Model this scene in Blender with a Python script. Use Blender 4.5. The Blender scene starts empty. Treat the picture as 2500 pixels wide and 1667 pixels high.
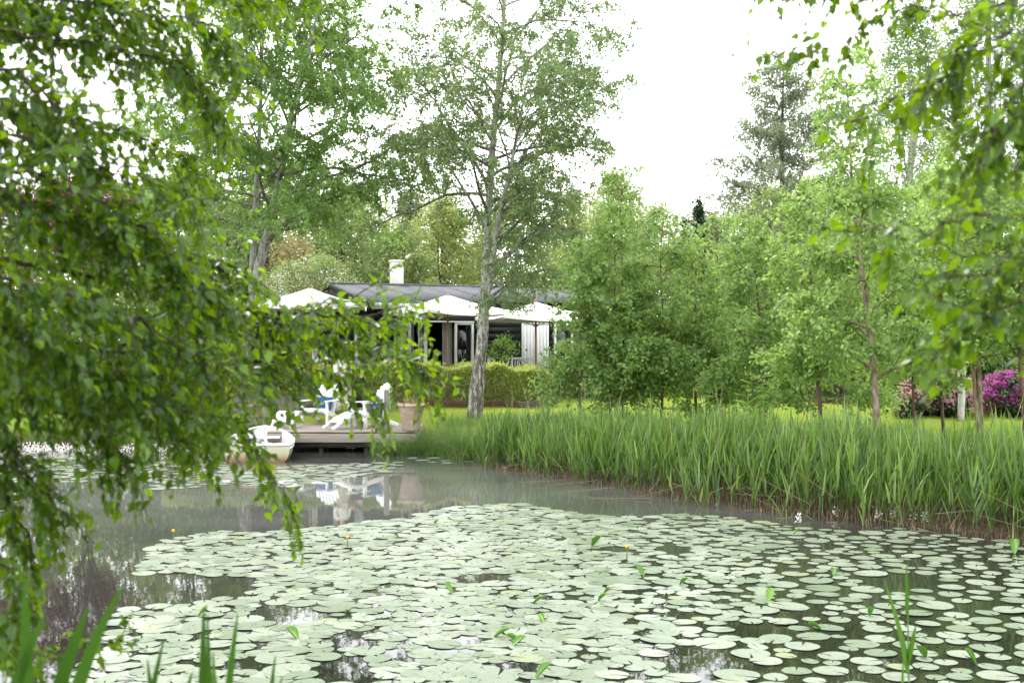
import bpy, math, random
import numpy as np
from mathutils import Vector, Matrix

random.seed(11)
RG = np.random.default_rng(11)
SC = bpy.context.scene
COL = SC.collection
R = math.radians

# ------------------------------------------------------------------ camera, sky, sun, exposure
F, CX, CY, H = 2900.0, 1250.0, 838.0, 2.4          # focal length and horizon of the photograph, eye height over the water
cam = bpy.data.cameras.new('camera'); camo = bpy.data.objects.new('camera', cam); COL.objects.link(camo)
camo.location = (0, 0, H); camo.rotation_euler = (R(90), 0, 0)
cam.sensor_width = 36; cam.lens = 36 * F / 2500; cam.shift_y = 4.5 / 2500
cam.clip_start = 0.05; cam.clip_end = 2000
cam.dof.use_dof = True; cam.dof.focus_distance = 25.0; cam.dof.aperture_fstop = 4.2
SC.camera = camo

SUN_EL, SUN_AZ = 58.0, -35.0                        # azimuth from +Y towards +X
w = bpy.data.worlds.new('World'); SC.world = w; w.use_nodes = True
nt = w.node_tree; nt.nodes.clear()
sky = nt.nodes.new('ShaderNodeTexSky'); sky.sky_type = 'NISHITA'; sky.sun_disc = False
sky.sun_elevation = R(SUN_EL); sky.sun_rotation = R(SUN_AZ); sky.dust_density = 6.0; sky.air_density = 1.0
mixw = nt.nodes.new('ShaderNodeMixRGB'); mixw.inputs[0].default_value = 0.85
mixw.inputs[2].default_value = (9.6, 9.8, 9.9, 1)   # even overcast cloud
bg = nt.nodes.new('ShaderNodeBackground'); bg.inputs[1].default_value = 0.14
wo = nt.nodes.new('ShaderNodeOutputWorld')
nt.links.new(sky.outputs[0], mixw.inputs[1]); nt.links.new(mixw.outputs[0], bg.inputs[0]); nt.links.new(bg.outputs[0], wo.inputs[0])

sl = bpy.data.lights.new('sun', 'SUN'); sl.energy = 1.5; sl.angle = R(12); sl.color = (1, .95, .88)
so = bpy.data.objects.new('sun', sl); COL.objects.link(so); so.location = (0, 0, 30)
sd = Vector((math.sin(R(SUN_AZ)) * math.cos(R(SUN_EL)), math.cos(R(SUN_AZ)) * math.cos(R(SUN_EL)), math.sin(R(SUN_EL))))
so.rotation_euler = sd.to_track_quat('Z', 'Y').to_euler()

SC.view_settings.view_transform = 'Standard'; SC.view_settings.look = 'None'
SC.view_settings.gamma = 1; SC.view_settings.exposure = 1.6
SC.render.engine = 'CYCLES'
cy = SC.cycles
cy.use_denoising = True; cy.max_bounces = 8; cy.diffuse_bounces = 3; cy.glossy_bounces = 3
cy.transmission_bounces = 4; cy.transparent_max_bounces = 8; cy.caustics_reflective = False; cy.caustics_refractive = False
cy.sample_clamp_indirect = 4.0

# ------------------------------------------------------------------ helpers
def at(px, py, Y):
    return np.array([(px - CX) / F * Y, Y, H - (py - CY) / F * Y])
def on_z(px, py, z=0.0):
    Y = (H - z) * F / (py - CY)
    return np.array([(px - CX) / F * Y, Y, z])
def nrm(v):
    return v / np.maximum(np.linalg.norm(v, axis=-1, keepdims=True), 1e-9)
def rnd_unit(n, rg=RG):
    return nrm(rg.normal(size=(n, 3)))

class Big:
    """vectorised mesh collector: arrays of vertices and n-gon face arrays, a random tint for each piece"""
    def __init__(s): s.V = []; s.Fs = []; s.T = []; s.M = []; s.n = 0
    def add(s, V, Fa, tint=None, mi=0):
        V = np.asarray(V, float).reshape(-1, 3); Fa = np.asarray(Fa, int)
        s.V.append(V); s.Fs.append(Fa + s.n); s.M.append(np.full(len(Fa), mi, int))
        s.T.append(np.full(len(V), .5) if tint is None else np.broadcast_to(np.asarray(tint, float), (len(V),)) if np.ndim(tint) == 0 else np.asarray(tint, float))
        s.n += len(V)
    def mesh(s, name, mats, smooth=False):
        V = np.concatenate(s.V); me = bpy.data.meshes.new(name)
        tot = np.concatenate([np.full(len(f), f.shape[1], int) for f in s.Fs])
        idx = np.concatenate([f.ravel() for f in s.Fs])
        me.vertices.add(len(V)); me.vertices.foreach_set('co', V.astype(np.float32).ravel())
        me.loops.add(len(idx)); me.loops.foreach_set('vertex_index', idx.astype(np.int32))
        me.polygons.add(len(tot)); st = np.concatenate([[0], np.cumsum(tot)[:-1]])
        me.polygons.foreach_set('loop_start', st.astype(np.int32)); me.polygons.foreach_set('loop_total', tot.astype(np.int32))
        me.polygons.foreach_set('material_index', np.concatenate(s.M).astype(np.int32))
        if smooth: me.polygons.foreach_set('use_smooth', np.ones(len(tot), bool))
        a = me.attributes.new('tint', 'FLOAT', 'POINT'); a.data.foreach_set('value', np.concatenate(s.T).astype(np.float32))
        me.update(calc_edges=True)
        for m in (mats if isinstance(mats, (list, tuple)) else [mats]): me.materials.append(m)
        return me
    def build(s, name, mats, parent=None, smooth=False):
        return link(name, s.mesh(name, mats, smooth), parent)
    # shapes
    def box(s, c, size, rz=0.0, M=None, mi=0, taper=1.0):
        x, y, z = (a / 2 for a in size)
        v = np.array([[-x, -y, -z], [x, -y, -z], [x, y, -z], [-x, y, -z], [-x * taper, -y * taper, z], [x * taper, -y * taper, z], [x * taper, y * taper, z], [-x * taper, y * taper, z]])
        if M is not None: v = v @ np.array(M).T
        if rz: cc, ss = math.cos(rz), math.sin(rz); v = v @ np.array([[cc, -ss, 0], [ss, cc, 0], [0, 0, 1]]).T
        s.add(v + np.asarray(c, float), [[0, 3, 2, 1], [4, 5, 6, 7], [0, 1, 5, 4], [1, 2, 6, 5], [2, 3, 7, 6], [3, 0, 4, 7]], mi=mi)
    def bar(s, a, b, wd, th, up=(0, 0, 1), mi=0):
        a = np.asarray(a, float); b = np.asarray(b, float); d = b - a; L = np.linalg.norm(d); d = d / L
        x = np.cross(d, up); x = x / max(np.linalg.norm(x), 1e-9); y = np.cross(x, d)
        s.box((a + b) / 2, (wd, L, th), M=np.stack([x, d, y], 1), mi=mi)
    def tube(s, pts, rad, n=6, cap=True, mi=0, tint=None):
        P = np.asarray(pts, float); k = len(P); rad = np.broadcast_to(np.asarray(rad, float), (k,))
        T = nrm(np.gradient(P, axis=0)); ref = np.array([0., 0, 1]) if abs(T[0][2]) < .9 else np.array([1., 0, 0])
        A = np.zeros((k, 3)); a = np.cross(T[0], ref); a /= np.linalg.norm(a)
        for i in range(k):
            a = a - T[i] * np.dot(a, T[i]); a /= max(np.linalg.norm(a), 1e-9); A[i] = a
        B = np.cross(T, A); th = np.arange(n) * 2 * math.pi / n
        V = P[:, None] + rad[:, None, None] * (np.cos(th)[None, :, None] * A[:, None] + np.sin(th)[None, :, None] * B[:, None])
        i = np.arange(k - 1)[:, None] * n; j = np.arange(n)[None]; j2 = (j + 1) % n
        s.add(V.reshape(-1, 3), np.stack([i + j, i + j2, i + n + j2, i + n + j], -1).reshape(-1, 4), tint, mi)
        if cap:
            base = s.n - k * n
            s.Fs.append(np.array([list(range(base + n - 1, base - 1, -1)), list(range(base + (k - 1) * n, base + k * n))])); s.M.append(np.full(2, mi, int))
    def lathe(s, prof, n=24, c=(0, 0, 0), mi=0):
        pr = np.asarray(prof, float); th = np.arange(n) * 2 * math.pi / n
        V = np.stack([pr[:, 0, None] * np.cos(th), pr[:, 0, None] * np.sin(th), np.repeat(pr[:, 1, None], n, 1)], -1)
        k = len(pr); i = np.arange(k - 1)[:, None] * n; j = np.arange(n)[None]; j2 = (j + 1) % n
        s.add(V.reshape(-1, 3) + np.asarray(c, float), np.stack([i + j, i + j2, i + n + j2, i + n + j], -1).reshape(-1, 4), mi=mi)
    def sticks(s, P0, P1, r0, r1, mi=0, tint=.5):
        P0 = np.asarray(P0, float); P1 = np.asarray(P1, float); N = len(P0)
        if N == 0: return
        d = nrm(P1 - P0); ref = np.where(np.abs(d[:, 2:3]) < .9, [[0., 0, 1]], [[1., 0, 0]])
        a = nrm(np.cross(d, ref)); b = np.cross(d, a); th = np.arange(3) * 2 * math.pi / 3
        ring = np.cos(th)[None, :, None] * a[:, None] + np.sin(th)[None, :, None] * b[:, None]
        r0 = np.broadcast_to(r0, (N,)); r1 = np.broadcast_to(r1, (N,))
        V = np.concatenate([P0[:, None] + ring * r0[:, None, None], P1[:, None] + ring * r1[:, None, None]], 1)
        f = np.array([[0, 1, 4, 3], [1, 2, 5, 4], [2, 0, 3, 5]])
        s.add(V.reshape(-1, 3), (np.arange(N)[:, None, None] * 6 + f).reshape(-1, 4), np.full(N * 6, tint), mi)
    def leaves(s, P, size, tmpl, rg=RG, axis=None, normal=None, droop=.5, flat=.3, mi=0, tint=None):
        N = len(P)
        if N == 0: return
        T, fa = tmpl
        if axis is None: axis = nrm(rnd_unit(N, rg) + np.array([0, 0, -droop]))
        if normal is None: normal = rnd_unit(N, rg) + np.array([0, 0, flat])
        sd_ = nrm(np.cross(normal, axis)); nn = np.cross(axis, sd_)
        size = np.broadcast_to(size, (N,))
        V = np.asarray(P)[:, None] + size[:, None, None] * (T[None, :, 0:1] * axis[:, None] + T[None, :, 1:2] * sd_[:, None] + T[None, :, 2:3] * nn[:, None])
        k = len(T)
        t = rg.random(N) if tint is None else np.broadcast_to(tint, (N,))
        for f in fa:
            f = np.asarray(f)
        s.add(V.reshape(-1, 3), (np.arange(N)[:, None, None] * k + np.asarray(fa)).reshape(-1, np.asarray(fa).shape[1]), np.repeat(t, k), mi)
    def ribbons(s, P, az, L, W, lean0, lean1, nseg=4, rg=RG, mi=0, tint=None, power=.7, twist=.5):
        P = np.asarray(P, float); N = len(P)
        if N == 0: return
        az, L, W, lean0, lean1 = (np.broadcast_to(np.asarray(q, float), (N,)) for q in (az, L, W, lean0, lean1))
        tw = az + math.pi / 2 + rg.normal(0, twist, N)
        side = np.stack([np.cos(tw), np.sin(tw), np.zeros(N)], 1)
        pts = [P]; 
        for k in range(nseg):
            l = lean0 + (lean1 - lean0) * ((k + .5) / nseg)
            pts.append(pts[-1] + (L / nseg)[:, None] * np.stack([np.sin(l) * np.cos(az), np.sin(l) * np.sin(az), np.cos(l)], 1))
        V = []
        for k in range(nseg + 1):
            t = k / nseg; wd = W * max((1 - t) ** power, .03) * min(1, .55 + 1.5 * t) * .5
            V += [pts[k] - side * wd[:, None], pts[k] + side * wd[:, None]]
        V = np.stack(V, 1); kk = 2 * (nseg + 1)
        f = np.array([[2 * k, 2 * k + 1, 2 * k + 3, 2 * k + 2] for k in range(nseg)])
        t = rg.random(N) if tint is None else np.broadcast_to(tint, (N,))
        s.add(V.reshape(-1, 3), (np.arange(N)[:, None, None] * kk + f).reshape(-1, 4), np.repeat(t, kk), mi)

def link(name, data, parent=None):
    o = bpy.data.objects.new(name, data); COL.objects.link(o)
    if parent is not None: o.parent = parent
    return o
def tag(o, label=None, cat=None, group=None, kind=None):
    if label: o['label'] = label
    if cat: o['category'] = cat
    if group: o['group'] = group
    if kind: o['kind'] = kind
    return o
def thing(name, label, cat, loc=(0, 0, 0), rz=0.0, group=None):
    o = link(name, None); o.location = tuple(float(a) for a in loc); o.rotation_euler = (0, 0, rz); o.empty_display_size = .1
    return tag(o, label, cat, group)
def part(name, fn, mats, parent, smooth=False, bevel=0.0):
    b = Big(); fn(b); o = b.build(name, mats, parent, smooth)
    if bevel:
        m = o.modifiers.new('bevel', 'BEVEL'); m.width = bevel; m.segments = 2; m.limit_method = 'ANGLE'; m.angle_limit = R(40)
    return o
def copy_tree(o, parent=None):
    c = o.copy(); COL.objects.link(c); c.parent = parent
    for ch in o.children: copy_tree(ch, c)
    return c

# leaf templates: (along, across, up), face index array
T_LEAF = (np.array([[0, 0, 0], [.42, .40, .10], [1, 0, -.05], [.42, -.40, .10]]), [[0, 1, 2], [0, 2, 3]])
_o = [(0, 0), (.12, .20), (.30, .315), (.48, .28), (.66, .19), (.84, .08), (1, 0)]
def _mk():
    v = [[0, 0, 0], [.3, 0, -.02], [.66, 0, -.03], [1, 0, -.10]]
    for sg in (1, -1):
        for (t, y) in _o[1:6]: v.append([t, sg * y, .42 * y - .12 * t * t])
    f = []
    for b, fl in ((4, 0), (9, 1)):
        tr = [[0, b, b + 1], [0, b + 1, 1], [1, b + 1, b + 2], [1, b + 2, 2], [2, b + 2, b + 3], [2, b + 3, b + 4], [2, b + 4, 3]]
        f += [t[::-1] if fl else t for t in tr]
    return np.array(v, float), f
T_BIRCH = _mk()
T_NEEDLE = (np.array([[0, 0, 0], [.5, .09, .02], [1, 0, -.04], [.5, -.09, .02]]), [[0, 1, 2], [0, 2, 3]])
T_PETAL = (np.array([[0, 0, 0], [.6, .45, .2], [1, 0, .12], [.6, -.45, .2]]), [[0, 1, 2], [0, 2, 3]])

# ------------------------------------------------------------------ materials
def new_mat(name):
    m = bpy.data.materials.new(name); m.use_nodes = True; n = m.node_tree; n.nodes.clear()
    out = n.nodes.new('ShaderNodeOutputMaterial')
    return m, n, out
def c4(c): return (c[0], c[1], c[2], 1)
def ramp(n, src, stops):
    r = n.nodes.new('ShaderNodeValToRGB'); n.links.new(src, r.inputs[0])
    e = r.color_ramp.elements
    while len(e) < len(stops): e.new(.5)
    for q, (p, c) in zip(e, stops): q.position = p; q.color = c4(c)
    return r.outputs[0]
def noise(n, scale, detail=4, coord='Object', stretch=None, rough=.6):
    tc = n.nodes.new('ShaderNodeTexCoord'); src = tc.outputs[coord]
    if stretch:
        mp = n.nodes.new('ShaderNodeMapping'); mp.inputs['Scale'].default_value = stretch; n.links.new(src, mp.inputs[0]); src = mp.outputs[0]
    t = n.nodes.new('ShaderNodeTexNoise'); t.inputs['Scale'].default_value = scale; t.inputs['Detail'].default_value = detail; t.inputs['Roughness'].default_value = rough
    n.links.new(src, t.inputs['Vector']); return t.outputs['Fac']
def bsdf(n, col=None, rough=.6, spec=.3, val=None):
    p = n.nodes.new('ShaderNodeBsdfPrincipled'); p.inputs['Roughness'].default_value = rough; p.inputs['Specular IOR Level'].default_value = spec
    if val is not None: p.inputs['Base Color'].default_value = c4(val)
    if col is not None: n.links.new(col, p.inputs['Base Color'])
    return p
def bump(n, p, h, strength=.3, dist=.02):
    b = n.nodes.new('ShaderNodeBump'); b.inputs['Strength'].default_value = strength; b.inputs['Distance'].default_value = dist
    n.links.new(h, b.inputs['Height']); n.links.new(b.outputs[0], p.inputs['Normal'])
def leaf_mat(name, stops, trans=(.25, .4, .03), tfac=.4, rough=.45, spec=.4):
    m, n, out = new_mat(name)
    a = n.nodes.new('ShaderNodeAttribute'); a.attribute_name = 'tint'
    col = ramp(n, a.outputs['Fac'], stops)
    p = bsdf(n, col, rough, spec)
    t = n.nodes.new('ShaderNodeBsdfTranslucent')
    mx = n.nodes.new('ShaderNodeMixRGB'); mx.blend_type = 'MIX'; mx.inputs[0].default_value = .65
    n.links.new(col, mx.inputs[1]); mx.inputs[2].default_value = c4(trans); n.links.new(mx.outputs[0], t.inputs[0])
    ms = n.nodes.new('ShaderNodeMixShader'); ms.inputs[0].default_value = tfac
    n.links.new(p.outputs[0], ms.inputs[1]); n.links.new(t.outputs[0], ms.inputs[2]); n.links.new(ms.outputs[0], out.inputs[0])
    return m
def noise_mat(name, stops, scale=8, rough=.7, spec=.3, stretch=None, bmp=.0, detail=5, coord='Object', bdist=.02):
    m, n, out = new_mat(name); f = noise(n, scale, detail, coord, stretch)
    p = bsdf(n, ramp(n, f, stops), rough, spec)
    if bmp: bump(n, p, f, bmp, bdist)
    n.links.new(p.outputs[0], out.inputs[0]); return m

M = {}
M['birch_leaf'] = leaf_mat('birch_leaf', [(0, (.065, .13, .035)), (.6, (.11, .20, .05)), (1, (.19, .30, .085))], (.32, .48, .10), .50, .5, .35)
M['birch_leaf_grey'] = leaf_mat('birch_leaf_grey', [(0, (.085, .135, .055)), (.6, (.14, .20, .085)), (1, (.24, .31, .14))], (.30, .42, .13), .50, .45, .4)
M['young_leaf'] = leaf_mat('young_leaf', [(0, (.085, .165, .052)), (.6, (.14, .24, .075)), (1, (.27, .38, .11))], (.42, .59, .12), .54, .42, .45)
M['young_leaf_b'] = leaf_mat('young_leaf_b', [(0, (.085, .165, .045)), (.6, (.145, .25, .07)), (1, (.29, .40, .11))], (.42, .58, .12), .54, .42, .45)
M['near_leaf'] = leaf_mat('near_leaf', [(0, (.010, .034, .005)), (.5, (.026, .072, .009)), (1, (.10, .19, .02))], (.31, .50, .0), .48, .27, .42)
M['wood_leaf'] = leaf_mat('wood_leaf', [(0, (.09, .14, .06)), (.6, (.15, .215, .08)), (1, (.28, .32, .11))], (.34, .44, .11), .48, .5)
M['pale_leaf'] = leaf_mat('pale_leaf', [(0, (.18, .25, .11)), (.6, (.26, .34, .14)), (1, (.36, .42, .16))], (.42, .52, .16), .45, .5)
M['gold_leaf'] = leaf_mat('gold_leaf', [(0, (.12, .165, .055)), (.6, (.19, .24, .075)), (1, (.33, .33, .10))], (.38, .44, .11), .48, .5)
M['rust_leaf'] = leaf_mat('rust_leaf', [(0, (.14, .14, .06)), (.6, (.22, .19, .085)), (1, (.36, .26, .13))], (.34, .28, .12), .4, .5)
M['red_leaf'] = leaf_mat('red_leaf', [(0, (.03, .008, .010)), (.6, (.075, .014, .016)), (1, (.15, .03, .025))], (.2, .03, .02), .3, .4)
M['needle'] = leaf_mat('needle', [(0, (.09, .12, .075)), (.6, (.16, .195, .12)), (1, (.27, .30, .18))], (.28, .34, .18), .42, .5)
M['thuja'] = leaf_mat('thuja', [(0, (.012, .03, .010)), (.7, (.03, .06, .018)), (1, (.07, .10, .03))], (.06, .1, .02), .2, .5)
M['box_leaf'] = leaf_mat('box_leaf', [(0, (.035, .075, .02)), (.7, (.07, .135, .035)), (1, (.15, .23, .06))], (.16, .28, .04), .35, .4)
M['hedge_leaf'] = leaf_mat('hedge_leaf', [(0, (.17, .23, .07)), (.5, (.31, .38, .10)), (1, (.52, .55, .15))], (.55, .62, .14), .5, .42)
M['rhodo_leaf'] = leaf_mat('rhodo_leaf', [(0, (.012, .03, .010)), (.7, (.028, .06, .018)), (1, (.06, .10, .03))], (.05, .1, .01), .15, .35, .5)
M['reed'] = leaf_mat('reed', [(0, (.026, .066, .014)), (.4, (.062, .13, .028)), (.8, (.115, .20, .06)), (1, (.26, .33, .13))], (.21, .35, .04), .41, .42, .4)
M['near_reed'] = leaf_mat('near_reed', [(0, (.015, .045, .01)), (.6, (.03, .085, .015)), (1, (.10, .17, .06))], (.10, .24, .01), .35, .4, .4)
M['sedge'] = leaf_mat('sedge', [(0, (.05, .105, .025)), (.6, (.09, .17, .04)), (1, (.21, .28, .08))], (.2, .34, .05), .4, .45)
M['straw'] = leaf_mat('straw', [(0, (.15, .105, .06)), (.6, (.26, .19, .105)), (1, (.42, .33, .20))], (.3, .22, .11), .2, .6)
M['grass'] = leaf_mat('grass', [(0, (.10, .16, .02)), (.6, (.19, .26, .03)), (1, (.30, .34, .05))], (.35, .42, .04), .4, .5)
M['fern'] = leaf_mat('fern', [(0, (.2, .34, .07)), (1, (.32, .48, .11))], (.3, .5, .06), .45, .5)
M['pink'] = leaf_mat('pink', [(0, (.70, .34, .47)), (1, (.88, .60, .68))], (.8, .5, .6), .35, .5)
M['magenta'] = leaf_mat('magenta', [(0, (.36, .07, .28)), (1, (.60, .20, .48))], (.5, .14, .4), .35, .5)
M['white_petal'] = leaf_mat('white_petal', [(0, (.68, .62, .64)), (1, (.82, .80, .78))], (.8, .75, .75), .3, .5)
M['blossom'] = leaf_mat('blossom', [(0, (.50, .50, .36)), (1, (.80, .80, .70))], (.7, .7, .5), .3, .5)
M['yellow'] = leaf_mat('yellow', [(0, (.7, .36, .02)), (1, (.8, .5, .04))], (.8, .5, .03), .3, .4)
M['twig'] = noise_mat('twig', [(.3, (.05, .035, .025)), (.7, (.12, .085, .06))], 20)
M['dark_bark'] = noise_mat('dark_bark', [(.3, (.05, .032, .024)), (.55, (.10, .06, .045)), (.75, (.19, .14, .11))], 14, stretch=(1, 1, .25), bmp=.4)
M['tan_bark'] = noise_mat('tan_bark', [(.25, (.055, .034, .025)), (.45, (.13, .085, .06)), (.62, (.25, .195, .155)), (.8, (.44, .40, .35))], 9, stretch=(1.4, 1.4, .5), bmp=.3)
M['near_bark'] = noise_mat('near_bark', [(.3, (.018, .012, .009)), (.7, (.05, .035, .026))], 20)
M['soil'] = noise_mat('soil', [(.3, (.035, .025, .018)), (.7, (.09, .065, .045))], 30, bmp=.5)

def birch_bark(name, base_dark, k=1.0):
    m, n, out = new_mat(name)
    f1 = noise(n, 5, 8, 'Object', (1, 1, 3.0)); f2 = noise(n, 16, 6, 'Object', (.8, .8, 6)); f3 = noise(n, 7, 8, 'Object', (2.2, 2.2, .55), .7)
    pale = ramp(n, f1, [(.3, (.33 * k, .32 * k, .29 * k)), (.6, (.50 * k, .49 * k, .46 * k)), (.8, (.62 * k, .61 * k, .58 * k))])
    lent = ramp(n, f2, [(.30, (.05, .045, .04)), (.38, (1, 1, 1))])
    mx = n.nodes.new('ShaderNodeMixRGB'); mx.blend_type = 'MULTIPLY'; mx.inputs[0].default_value = .85
    n.links.new(pale, mx.inputs[1]); n.links.new(lent, mx.inputs[2])
    # rough dark plates take over low on the stem (old bark)
    tc = n.nodes.new('ShaderNodeTexCoord'); sp = n.nodes.new('ShaderNodeSeparateXYZ'); n.links.new(tc.outputs['Object'], sp.inputs[0])
    mr = n.nodes.new('ShaderNodeMapRange'); mr.inputs[1].default_value = base_dark[0]; mr.inputs[2].default_value = base_dark[1]; mr.inputs[3].default_value = .57; mr.inputs[4].default_value = .33
    n.links.new(sp.outputs[2], mr.inputs[0])
    lt = n.nodes.new('ShaderNodeMath'); lt.operation = 'SUBTRACT'; n.links.new(mr.outputs[0], lt.inputs[0]); n.links.new(f3, lt.inputs[1])
    ml = n.nodes.new('ShaderNodeMath'); ml.operation = 'MULTIPLY'; ml.use_clamp = True; ml.inputs[1].default_value = 14; n.links.new(lt.outputs[0], ml.inputs[0])
    dk = ramp(n, f2, [(.3, (.045, .038, .03)), (.7, (.15, .13, .105))])
    mx2 = n.nodes.new('ShaderNodeMixRGB'); n.links.new(ml.outputs[0], mx2.inputs[0]); n.links.new(mx.outputs[0], mx2.inputs[1]); n.links.new(dk, mx2.inputs[2])
    p = bsdf(n, mx2.outputs[0], .75, .2); bump(n, p, f3, .6, .03); n.links.new(p.outputs[0], out.inputs[0]); return m
M['birch_bark'] = birch_bark('birch_bark', (1.0, 8.5), .72)
M['grey_bark'] = birch_bark('grey_bark', (1.5, 9.0), .62)
M['white_bark'] = birch_bark('white_bark', (-1.0, 1.2))

def paint(name, col, rough=.5, dirt=.12, scale=5):
    return noise_mat(name, [(.25, tuple(c * (1 - dirt) for c in col)), (.65, col)], scale, rough, .35)
M['white'] = paint('white_paint', (.80, .80, .78), .45)
M['canvas'] = paint('canvas', (.82, .80, .77), .85, .05)
M['dark_board'] = noise_mat('dark_board', [(.3, (.010, .010, .011)), (.7, (.022, .022, .024))], 6, .6, .3, stretch=(.4, 1, 6), bmp=.2)
M['felt'] = noise_mat('felt', [(.3, (.055, .06, .068)), (.5, (.085, .09, .10)), (.7, (.135, .14, .155))], 9, .9, .12, stretch=(1, 6, 1), bmp=.5)
M['gutter'] = paint('zinc', (.34, .38, .36), .4)
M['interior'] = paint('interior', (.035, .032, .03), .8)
M['curtain'] = leaf_mat('curtain', [(0, (.42, .43, .45)), (1, (.55, .56, .58))], (.6, .6, .6), .3, .8, .1)
M['pole_wood'] = noise_mat('pole_wood', [(.3, (.28, .14, .06)), (.7, (.42, .23, .11))], 10, .5, .3, stretch=(1, 1, .1))
M['deck_wood'] = noise_mat('deck_wood', [(.25, (.14, .115, .095)), (.55, (.27, .235, .20)), (.8, (.36, .32, .28))], 7, .8, .2, stretch=(.25, 4, 4), bmp=.35)
M['old_wood'] = noise_mat('old_wood', [(.25, (.09, .08, .07)), (.55, (.20, .18, .16)), (.8, (.30, .27, .24))], 9, .85, .2, stretch=(3, 3, .3), bmp=.4)
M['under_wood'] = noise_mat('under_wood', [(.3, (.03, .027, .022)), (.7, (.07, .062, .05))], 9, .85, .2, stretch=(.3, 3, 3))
M['terracotta'] = noise_mat('terracotta', [(.25, (.25, .165, .125)), (.5, (.34, .245, .19)), (.78, (.46, .40, .35))], 4, .8, .25, bmp=.15)
M['blue'] = noise_mat('blue_canvas', [(.3, (.018, .05, .13)), (.7, (.03, .085, .20))], 60, .85, .15, bmp=.2)
M['wicker'] = noise_mat('withy', [(.3, (.07, .035, .025)), (.7, (.17, .085, .06))], 25, .8)
M['wicker_grey'] = noise_mat('withy_grey', [(.3, (.14, .10, .075)), (.7, (.27, .21, .16))], 25, .8)
M['metal_dark'] = paint('dark_metal', (.02, .02, .022), .4)
M['stone'] = noise_mat('terrace_stone', [(.3, (.16, .15, .14)), (.7, (.27, .26, .24))], 8, .85)
M['slate'] = noise_mat('step_slate', [(.3, (.02, .021, .023)), (.7, (.04, .041, .044))], 12, .7)
M['rake'] = noise_mat('rake_wood', [(.3, (.16, .075, .035)), (.7, (.28, .14, .07))], 8, .7)

# ------------------------------------------------------------------ the setting: ground, water
POND = np.array([(-24, 4.2), (-6, 4.6), (0, 4.4), (6, 4.8), (11, 6.0), (10.4, 9.5), (8.5, 12), (6.2, 14.4), (4.27, 16.4), (2.75, 18.0), (1.08, 20.9), (-.6, 23.3),
                 (-1.0, 24.5), (-2.0, 25.9), (-3.0, 27.5), (-5.6, 27.7), (-8, 27.3), (-12, 27.6), (-24, 28.2)])
def pond_sd(X, Y):
    """signed distance to the shore, negative in the water"""
    d = np.full(X.shape, 1e9); ins = np.zeros(X.shape, bool)
    for i in range(len(POND)):
        a = POND[i]; b = POND[(i + 1) % len(POND)]; e = b - a
        t = np.clip(((X - a[0]) * e[0] + (Y - a[1]) * e[1]) / (e @ e), 0, 1)
        d = np.minimum(d, np.hypot(X - a[0] - t * e[0], Y - a[1] - t * e[1]))
        c = (a[1] > Y) != (b[1] > Y)
        with np.errstate(divide='ignore', invalid='ignore'):
            ins ^= c & (X < (b[0] - a[0]) * (Y - a[1]) / (b[1] - a[1] + 1e-12) + a[0])
    return np.where(ins, -d, d)
def lump(X, Y):
    return .03 * np.sin(X * 1.3 + 1) * np.cos(Y * 1.1) + .02 * np.sin(X * 2.9 + Y * 2.3)
def ground_z(X, Y):
    X = np.asarray(X, float); Y = np.asarray(Y, float); d = pond_sd(X, Y)
    s = np.clip(d / 1.3, 0, 1); s = s * s * (3 - 2 * s)
    lawn = .45 + .065 * np.clip(Y - 27, 0, 6.5) + .012 * np.clip(Y - 34, 0, 60)
    out = -.05 + (lawn + .05) * s + lump(X, Y) * s
    return np.where(d > 0, out, -.05 - .75 * np.clip(-d / 1.5, 0, 1))
def gz(x, y): return float(ground_z(np.array([x]), np.array([y]))[0])

gx = np.unique(np.concatenate([np.linspace(-300, -26, 14), np.linspace(-26, -9, 35), np.linspace(-9, 12, 64), np.linspace(12, 26, 24), np.linspace(26, 300, 14)]))
gy = np.unique(np.concatenate([np.linspace(-120, -2, 8), np.linspace(-2, 9, 30), np.linspace(9, 34, 72), np.linspace(34, 60, 30), np.linspace(60, 500, 14)]))
GX, GY = np.meshgrid(gx, gy, indexing='ij'); GZ = ground_z(GX, GY)
b = Big(); ny = len(gy); ii, jj = np.meshgrid(np.arange(len(gx) - 1), np.arange(ny - 1), indexing='ij')
b.add(np.stack([GX, GY, GZ], -1), np.stack([ii * ny + jj, (ii + 1) * ny + jj, (ii + 1) * ny + jj + 1, ii * ny + jj + 1], -1).reshape(-1, 4))
m, n, out = new_mat('lawn')
f1 = noise(n, .35, 5); f2 = noise(n, 14, 6); f3 = noise(n, 90, 3)
g1 = ramp(n, f1, [(.3, (.12, .18, .025)), (.55, (.19, .25, .03)), (.75, (.27, .30, .045))])
g2 = ramp(n, f3, [(.3, (.45, .5, .4)), (.7, (1.1, 1.1, 1.0))])
mx = n.nodes.new('ShaderNodeMixRGB'); mx.blend_type = 'MULTIPLY'; mx.inputs[0].default_value = .8; n.links.new(g1, mx.inputs[1]); n.links.new(g2, mx.inputs[2])
mud = ramp(n, f2, [(.3, (.03, .022, .016)), (.7, (.085, .06, .04))])
tc = n.nodes.new('ShaderNodeTexCoord'); sp = n.nodes.new('ShaderNodeSeparateXYZ'); n.links.new(tc.outputs['Object'], sp.inputs[0])
mr = n.nodes.new('ShaderNodeMapRange'); mr.inputs[1].default_value = .22; mr.inputs[2].default_value = .38; n.links.new(sp.outputs[2], mr.inputs[0])
mx2 = n.nodes.new('ShaderNodeMixRGB'); n.links.new(mr.outputs[0], mx2.inputs[0]); n.links.new(mud, mx2.inputs[1]); n.links.new(mx.outputs[0], mx2.inputs[2])
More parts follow.
